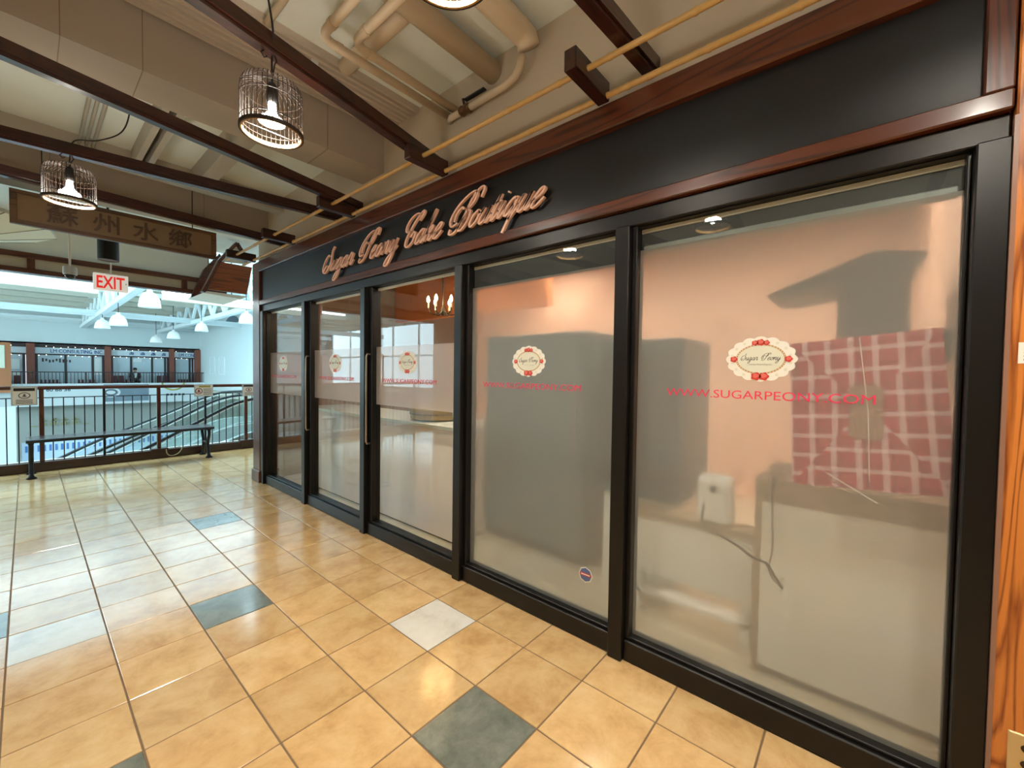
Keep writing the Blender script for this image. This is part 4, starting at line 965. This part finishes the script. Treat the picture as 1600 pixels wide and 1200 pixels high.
# half round grille on the side wall and two wall panels
gy = 27.8
hg = thing('half_round_grille', 'grey half round louvre high on the atrium side wall', 'grille', (AX1 - .03, gy, 3.95))
obj('frame', MB().prism([(gy + 1.35*math.cos(a), 3.95 + .50*math.sin(a)) for a in [math.pi*i/20 for i in range(21)]], 'x', AX1 - .05, AX1), steelW, hg)
obj('louvre', MB().prism([(gy + 1.2*math.cos(a), 3.98 + .42*math.sin(a)) for a in [math.pi*i/20 for i in range(21)]], 'x', AX1 - .07, AX1 - .05), mat('louvre_grey', srgb(104, 120, 132), .5), hg)
for k, yy in enumerate((31.9, 29.9)):
    t = thing('wall_panel', ['left', 'right'][k] + ' of two pale framed panels on the atrium side wall', 'panel', (AX1 - .02, yy, 1.0), 'framed panels on the side wall')
    obj('panel', MB().box(AX1 - .02, AX1, yy - .5, yy + .5, 1.05, 2.05), aw, t)
    for (a, b_, c_, d) in ((yy - .55, yy + .55, 1.0, 1.05), (yy - .55, yy + .55, 2.05, 2.1), (yy - .55, yy - .5, 1.05, 2.05), (yy + .5, yy + .55, 1.05, 2.05)):
        obj('frame', MB().box(AX1 - .04, AX1, a, b_, c_, d), steelW, t)
# far gallery: slab with banners, shops, rail, seats, person
struct('floor_far_gallery', MB().box(AX0, AX1 + 2.8, 33.9, 38.0, -.35, 0), abe, 'floor slab of the far gallery', 'floor')
struct('ceiling_far_gallery', MB().box(AX0, AX1, AY1, 38.0, 2.62, 2.7), aw, 'ceiling over the far gallery shops', 'ceiling')
fgW = mat('far_wood', srgb(140, 76, 56), .5, 0, .08); fgD = mat('far_dark', srgb(60, 44, 44), .5); fascG = mat('fascia_grey', srgb(226, 234, 240), .6)
paneG = mat('far_pane', srgb(196, 210, 218), .15, 0, .08, .6); navy = mat('navy_letters', srgb(36, 70, 140), .6); posterW = mat('poster_white', srgb(232, 236, 236), .6)
SY = 35.02
def shop(x0, x1, doors, label, lettering=None, marks=0, lx0=None):
    t = thing('far_shopfront', label, 'shopfront', ((x0+x1)/2, SY, 0), 'shopfronts across the atrium')
    obj('fascia', MB().box(x0, x1, SY, SY + .12, 2.08, 2.42), fascG, t)
    obj('top_band', MB().box(x0, x1, SY - .02, SY + .12, 2.42, 2.62), fgD, t)
    obj('transom', MB().box(x0, x1, SY - .02, SY + .1, 2.0, 2.08), fgD, t)
    for a, b_ in zip(doors[:-1], doors[1:]): obj('pane', MB().box(a + .04, b_ - .04, SY + .04, SY + .07, .02, 2.0), paneG, t)
    for a in doors: obj('mullion', MB().box(a - .05, a + .05, SY, SY + .1, 0, 2.0), fgD, t)
    if lettering:
        b = text_mb(lettering, .30, onY((x0+x1)/2 if lx0 is None else lx0, SY - .015, 2.14), .01, sx=.71, align='CENTER' if lx0 is None else 'LEFT'); obj('lettering', b, navy, t)
    for q in range(marks):
        b = MB(); xc = x0 + .95 + q*.52
        b.box(xc - .09, xc + .09, SY - .02, SY, 2.28, 2.31).box(xc - .02, xc + .02, SY - .02, SY, 2.15, 2.34).box(xc - .10, xc - .06, SY - .02, SY, 2.15, 2.26).box(xc + .05, xc + .09, SY - .02, SY, 2.16, 2.27).box(xc - .08, xc + .08, SY - .02, SY, 2.2, 2.22)
        obj('character', b, navy, t)
    bl = MB(); n = int((x1 - x0)/.28)
    for q in range(n):
        for (zz, f) in ((2.46, .04), (1.98, .03)): 
            if random.random() < .8: bl.lathe([(0, -.022), (.022, 0), (0, .022)], (x0 + .14 + q*.28, SY - .06, zz + f*math.sin(q*1.7)), 6)
    sl = obj('string_lights', bl, mat('tiny_bulbs', (1,1,1,1), .4, emit=(1, .97, .85, 1), estr=3) if 'tiny_bulbs' not in MATS else MATS['tiny_bulbs'], t); sl['kind'] = 'stuff'
    return t
s0 = shop(-3.2, -.02, [-3.1, -2.2, -1.3, -.1], 'shop across the atrium with white posters in its window')
for q, z in enumerate((.55, 1.2)): obj('poster', MB().box(-1.2, -.25, SY - .03, SY - .01, z, z + .55), posterW, s0)
s1 = shop(.30, 3.05, [.35, 1.45, 2.55, 3.0], 'shop across the atrium under the LM CONSULTING INC sign', 'LM CONSULTING INC.', lx0=.86)
b = MB()
for q in range(9): b.box(.55 + q*.13, .62 + q*.13, SY + .02, SY + .035, 1.62 + .05*math.sin(q*2), 1.78 + .05*math.cos(q*1.3))
obj('window_print', b, fgD, s1); obj('poster', MB().box(2.62, 2.93, SY + .02, SY + .035, .9, 1.9), posterW, s1)
s2 = shop(3.33, 6.09, [3.38, 4.25, 5.25, 5.9, 6.05], 'shop across the atrium behind the seated person', marks=4)
obj('poster', MB().box(4.35, 4.75, SY + .02, SY + .035, 1.7, 1.9), posterW, s2)
s3 = shop(6.33, 7.44, [6.4, 7.2, 7.37], 'last shop across the atrium with its LM CON sign cut short', 'LM CON', lx0=6.62)
for q, (a, b_) in enumerate(((-.02, .30), (3.05, 3.32), (6.10, 6.33), (7.45, 7.74))):
    tag(obj('far_column', MB().box(a, b_, SY - .35, SY + .1, 0, 2.62, bev=.01), fgW), 'reddish column across the atrium, ' + ['left of the consulting sign', 'right of the consulting sign', 'left of the cut off sign', 'against the side wall'][q], 'column', 'reddish columns of the far gallery')
bw = thing('notice_cabinet', 'wood framed cream board at the far left across the atrium', 'cabinet', (-1.0, 33.0, 0))
obj('frame', MB().box(-2.6, -.52, 33.0, 33.2, 0.0, 2.55), mat('orange_wood', srgb(186, 116, 72), .5), bw)
obj('board', MB().box(-2.4, -.72, 32.97, 33.0, 1.25, 2.40), mat('cream_board', srgb(232, 232, 208), .6), bw)
gr_ = thing('far_railing', 'thin dark railing along the far gallery', 'railing', (1, 33.95, 0))
obj('handrail', MB().box(AX0, AX1, 33.93, 33.98, 1.03, 1.08), fgD, gr_)
b = MB(); xx = -4.0
while xx < AX1: b.box(xx - .012, xx + .012, 33.94, 33.96, 0, 1.03); xx += .14
obj('balusters', b, fgD, gr_)['kind'] = 'stuff'
for xx in (-2, .2, 2.2, 4.2, 6.2): obj('post', MB().box(xx - .03, xx + .03, 33.92, 33.98, 0, 1.03), fgD, gr_)
chairM = mat('dark_red_chair', srgb(84, 30, 36), .5)
def far_chair(x, label, y=34.55, hw=.12):
    t = thing('red_chair', label, 'chair', (x, y, 0), 'dark red chairs on the far gallery')
    obj('seat', MB().box(x - hw, x + hw, y - .2, y + .2, .42, .47), chairM, t); obj('backrest', MB().box(x - hw, x + hw, y + .17, y + .21, .47, .86), chairM, t)
    for (a, b_) in ((-hw+.02, -.17), (hw-.02, -.17), (-hw+.02, .17), (hw-.02, .17)): obj('leg', MB().box(x + a - .015, x + a + .015, y + b_ - .015, y + b_ + .015, 0, .42), fgD, t)
for x_, lb in ((-.35, 'below the white posters at the far left'), (3.46, 'left one of the two beside the column'), (3.75, 'right one of the two beside the column'), (5.55, 'left one in front of the open doorway'), (5.85, 'right one in front of the open doorway')):
    far_chair(x_, 'dark red chair across the atrium, ' + lb)
for x_, lb in ((.45, 'under the consulting sign window'), (1.9, 'under the second consulting window'), (3.93, 'beside the seated person'), (6.5, 'under the cut off sign')):
    t = thing('red_bench', 'low dark red seat row across the atrium, ' + lb, 'bench', (x_ + .4, 34.55, 0), 'dark red seat rows of the far gallery')
    w_ = .9 if x_ > 6 else (.2 if x_ > 3 else .8)
    obj('seat', MB().box(x_, x_ + w_, 34.35, 34.75, .38, .44), chairM, t)
    for q in range(int(w_/.15)): obj('back_slat', MB().box(x_ + .02 + q*.15, x_ + .10 + q*.15, 34.72, 34.76, .44, .62), chairM, t)
    for a in (x_ + .04, x_ + w_ - .04): obj('leg', MB().box(a - .02, a + .02, 34.4, 34.7, 0, .38), fgD, t)
# person on a chair
pxx, pyy = 4.38, 34.62
far_chair(pxx, 'dark red chair across the atrium under the seated person', 34.72, .22)
pt = thing('person', 'person in dark jacket and pale shirt sitting across the atrium', 'person', (pxx, pyy, 0))
verts = [((0, .05, .52), .15), ((0, .08, .80), .15), ((0, .07, .98), .16), ((0, .05, 1.07), .06), ((0, .03, 1.13), .055), ((0, .01, 1.21), .095), ((0, .0, 1.27), .08),
         ((.19, .06, .98), .07), ((.25, .0, .76), .055), ((.12, -.22, .68), .045), ((-.19, .06, .98), .07), ((-.25, .0, .76), .055), ((-.12, -.22, .68), .045),
         ((.11, -.05, .52), .09), ((.13, -.36, .50), .07), ((.13, -.40, .10), .05), ((.13, -.50, .05), .04),
         ((-.11, -.05, .52), .09), ((-.13, -.36, .50), .07), ((-.13, -.40, .10), .05), ((-.13, -.50, .05), .04)]
edges = [(0,1),(1,2),(2,3),(3,4),(4,5),(5,6),(2,7),(7,8),(8,9),(2,10),(10,11),(11,12),(0,13),(13,14),(14,15),(15,16),(0,17),(17,18),(18,19),(19,20)]
me = bpy.data.meshes.new('body'); me.from_pydata([v for v, _ in verts], edges, [])
body = bpy.data.objects.new('body', me); COL.objects.link(body); body.parent = pt
md = body.modifiers.new('skin', 'SKIN'); md.use_smooth_shade = True
for i, (_, r) in enumerate(verts): me.skin_vertices[0].data[i].radius = (r, r)
me.skin_vertices[0].data[0].use_root = True
body.modifiers.new('sub', 'SUBSURF').levels = 1; body.modifiers['sub'].render_levels = 1
jk, ntj, bj = newmat('jacket_and_skin'); tcj = ntj.nodes.new('ShaderNodeTexCoord'); spj = ntj.nodes.new('ShaderNodeSeparateXYZ'); ntj.links.new(tcj.outputs['Object'], spj.inputs[0])
crj = ntj.nodes.new('ShaderNodeValToRGB'); crj.color_ramp.interpolation = 'CONSTANT'; crj.color_ramp.elements[0].color = srgb(42, 36, 40); crj.color_ramp.elements[1].position = .80; crj.color_ramp.elements[1].color = srgb(190, 140, 120)
mrj = ntj.nodes.new('ShaderNodeMapRange'); mrj.inputs[2].default_value = 1.36; ntj.links.new(spj.outputs[2], mrj.inputs[0]); ntj.links.new(mrj.outputs[0], crj.inputs[0]); ntj.links.new(crj.outputs[0], bj.inputs['Base Color'])
me.materials.append(jk)
hb = MB().lathe([(0, .12), (.06, .11), (.098, .05), (.10, .0), (.085, -.02)], (pxx, pyy + .02, 1.24), 14); obj('hair', hb, mat('dark_hair', srgb(34, 28, 28), .6), pt, smooth=True)
obj('shirt_front', MB().prism([(pxx - .09, 1.06), (pxx + .09, 1.06), (pxx + .04, .72), (pxx - .04, .72)], 'y', pyy - .13, pyy - .09), posterW, pt)
# banners on the slab edge, lower shop wall with gold characters, striped barrier
bnn = thing('slab_banner', 'long white advertising banner below the far gallery', 'banner', (2, 33.85, -.82))
obj('sheet', MB().box(-3.2, 8.2, 33.84, 33.89, -.80, .42), posterW, bnn)
obj('grey_field', MB().box(2.9, 4.9, 33.82, 33.84, -.66, .35), mat('banner_grey', srgb(132, 146, 158), .6, 0, .2, 2), bnn)
b = MB(); disc(b, onY(3.2, 33.82, -.12), 0, 0, .42, .30, 28, .01); em = obj('emblem', b, posterW, bnn)
b = MB(); disc(b, onY(3.2, 33.80, -.12), 0, 0, .30, .20, 28, .01); obj('emblem_ring', b, mat('banner_dark', srgb(110, 120, 130), .6), em)
b = MB(); disc(b, onY(3.2, 33.78, -.12), 0, 0, .20, .11, 24, .01); obj('emblem_core', b, posterW, em)
obj('phone_number', text_mb('60 88 36', .26, onY(1.12, 33.835, .0), .004, bold=.006), mat('banner_ink', srgb(70, 84, 96), .6), bnn)
b = MB(); b.tube([(6.1 + .55*math.cos(a), 33.83, .42 + .45*math.sin(a)) for a in [math.pi + math.pi*i/12 for i in range(13)]], .05, 6); obj('yellow_arc', b, gold, bnn)
b = MB()
for q in range(5): b.box(5.75 + q*.2, 5.87 + q*.2, 33.825, 33.84, -.40, -.27)
obj('small_marks', b, MATS['banner_ink'], bnn)
b = MB()
for q in range(2): b.box(2.0, 2.75, 33.825, 33.84, .05 + q*.12, .08 + q*.12)
obj('fine_print', b, fascG, bnn)
gs = thing('gold_sign', 'faded gold characters on the grey wall of the lower level', 'sign', (1.2, 34.95, -2.1))
goldM = mat('gold_letters', srgb(184, 176, 130), .5)
for q in range(4):
    b = MB(); xc = .55 + q*.42
    b.box(xc - .14, xc + .14, 34.93, 34.99, -1.72, -1.66).box(xc - .03, xc + .03, 34.93, 34.99, -2.0, -1.55).box(xc - .15, xc - .09, 34.93, 34.99, -2.0, -1.8).box(xc + .06, xc + .14, 34.93, 34.99, -1.95, -1.82)
    obj('character', b, goldM, gs)
obj('scroll', MB().box(.1, .35, 34.93, 34.99, -2.0, -1.95).box(2.1, 2.35, 34.93, 34.99, -2.0, -1.95), goldM, gs)
br = thing('striped_barrier', 'blue and white striped low barrier on the lower level', 'barrier', (2, 30, LOW))
obj('panel', MB().box(-.2, 9, 30.0, 30.05, LOW, -2.25), mat('barrier_white', srgb(206, 220, 238), .6), br)
b = MB(); xx = -.1
while xx < 7: b.box(xx, xx + .08, 29.98, 30.0, -2.72, -2.42); xx += .19
obj('stripes', b, mat('barrier_blue', srgb(90, 130, 190), .6), br)['kind'] = 'stuff'
obj('white_panel', MB().box(-3, -.35, 29.5, 29.6, LOW, -.5), posterW, br)

# escalators rising to the right beyond the railing
rubber = mat('handrail_rubber', srgb(36, 44, 46), .35); glassE = mat('balustrade_glass', srgb(190, 214, 214), .1); escM = mat('escalator_steel', srgb(176, 186, 186), .3, .5)
def escalator(ya, yb, pts, label):
    """pts: profile of the near handrail in (x, z)"""
    t = thing('escalator', label, 'escalator', (1.5, (ya+yb)/2, LOW), 'escalators beside the balcony railing')
    prof = catmull3([(x, 0, z) for x, z in pts], 5); prof = [(p.x, p.z) for p in prof]
    for yy, pr in ((ya, prof), (yb, prof)):
        obj('handrail', MB().tube([(x, yy, z) for x, z in pr], .028, 8), rubber, t, smooth=True)
        obj('deck_strip', MB().tube([(x, yy, z - .035) for x, z in pr], .016, 6), steelW, t)
        for (xa, za), (xb_, zb) in zip(prof[4:-1:6], prof[10::6]):
            obj('glass_panel', MB().prism([(xa + .02, za - .06), (xb_ - .02, zb - .06), (xb_ - .02, zb - .62), (xa + .02, za - .62)], 'y', yy - .008, yy + .008), clear, t)
        obj('skirt', MB().prism([(x, z - .62) for x, z in pr] + [(x, z - .86) for x, z in pr[::-1]], 'y', yy - .06, yy + .06), escM, t)
    st = MB(); x0_, z0_ = prof[0]; 
    top = [(x, z - .95) for x, z in prof]
    obj('truss_body', MB().prism(top + [(x, z - .7) for x, z in top[::-1]], 'y', ya + .06, yb - .06), mat('escalator_cladding', srgb(190, 200, 200), .5) if 'escalator_cladding' not in MATS else MATS['escalator_cladding'], t)
    k = 0; xx = prof[0][0]
    steps = MB()
    while xx < prof[-1][0] - .4:
        z = [zb for (xb_, zb) in prof if xb_ <= xx + 1e-6][-1] - .88
        steps.box(xx, xx + .38, ya + .07, yb - .07, z - .2, z); xx += .38
    obj('steps', steps, escM, t)['kind'] = 'stuff'
escalator(8.8, 9.95, [(-3.2, -2.30), (0, -.60), (1.0, -.06), (1.83, .385), (2.34, .665), (2.62, .77), (2.95, .82), (3.4, .83), (4.2, .83)], 'escalator closest to the balcony railing')
escalator(10.3, 11.45, [(-3.2, -2.25), (0, -.56), (.9, -.08), (2.04, .43), (2.36, .59), (2.62, .70), (2.88, .79), (3.05, .82), (3.6, .83), (4.6, .83)], 'escalator farther from the balcony railing')
struct('floor_landing', MB().box(3.0, AX1 + 3, 8.4, 12.0, -.3, -.14), tanT, 'landing floor at the top of the escalators', 'floor')

# tiny glowing things are seen but need not be sampled as lamps
for nm in ('tiny_bulbs', 'lamp_shade_white', 'exit_red', 'exit_white', 'downlight_face', 'strip_light', 'candle_bulb'):
    if nm in MATS: MATS[nm].cycles.emission_sampling = 'NONE'
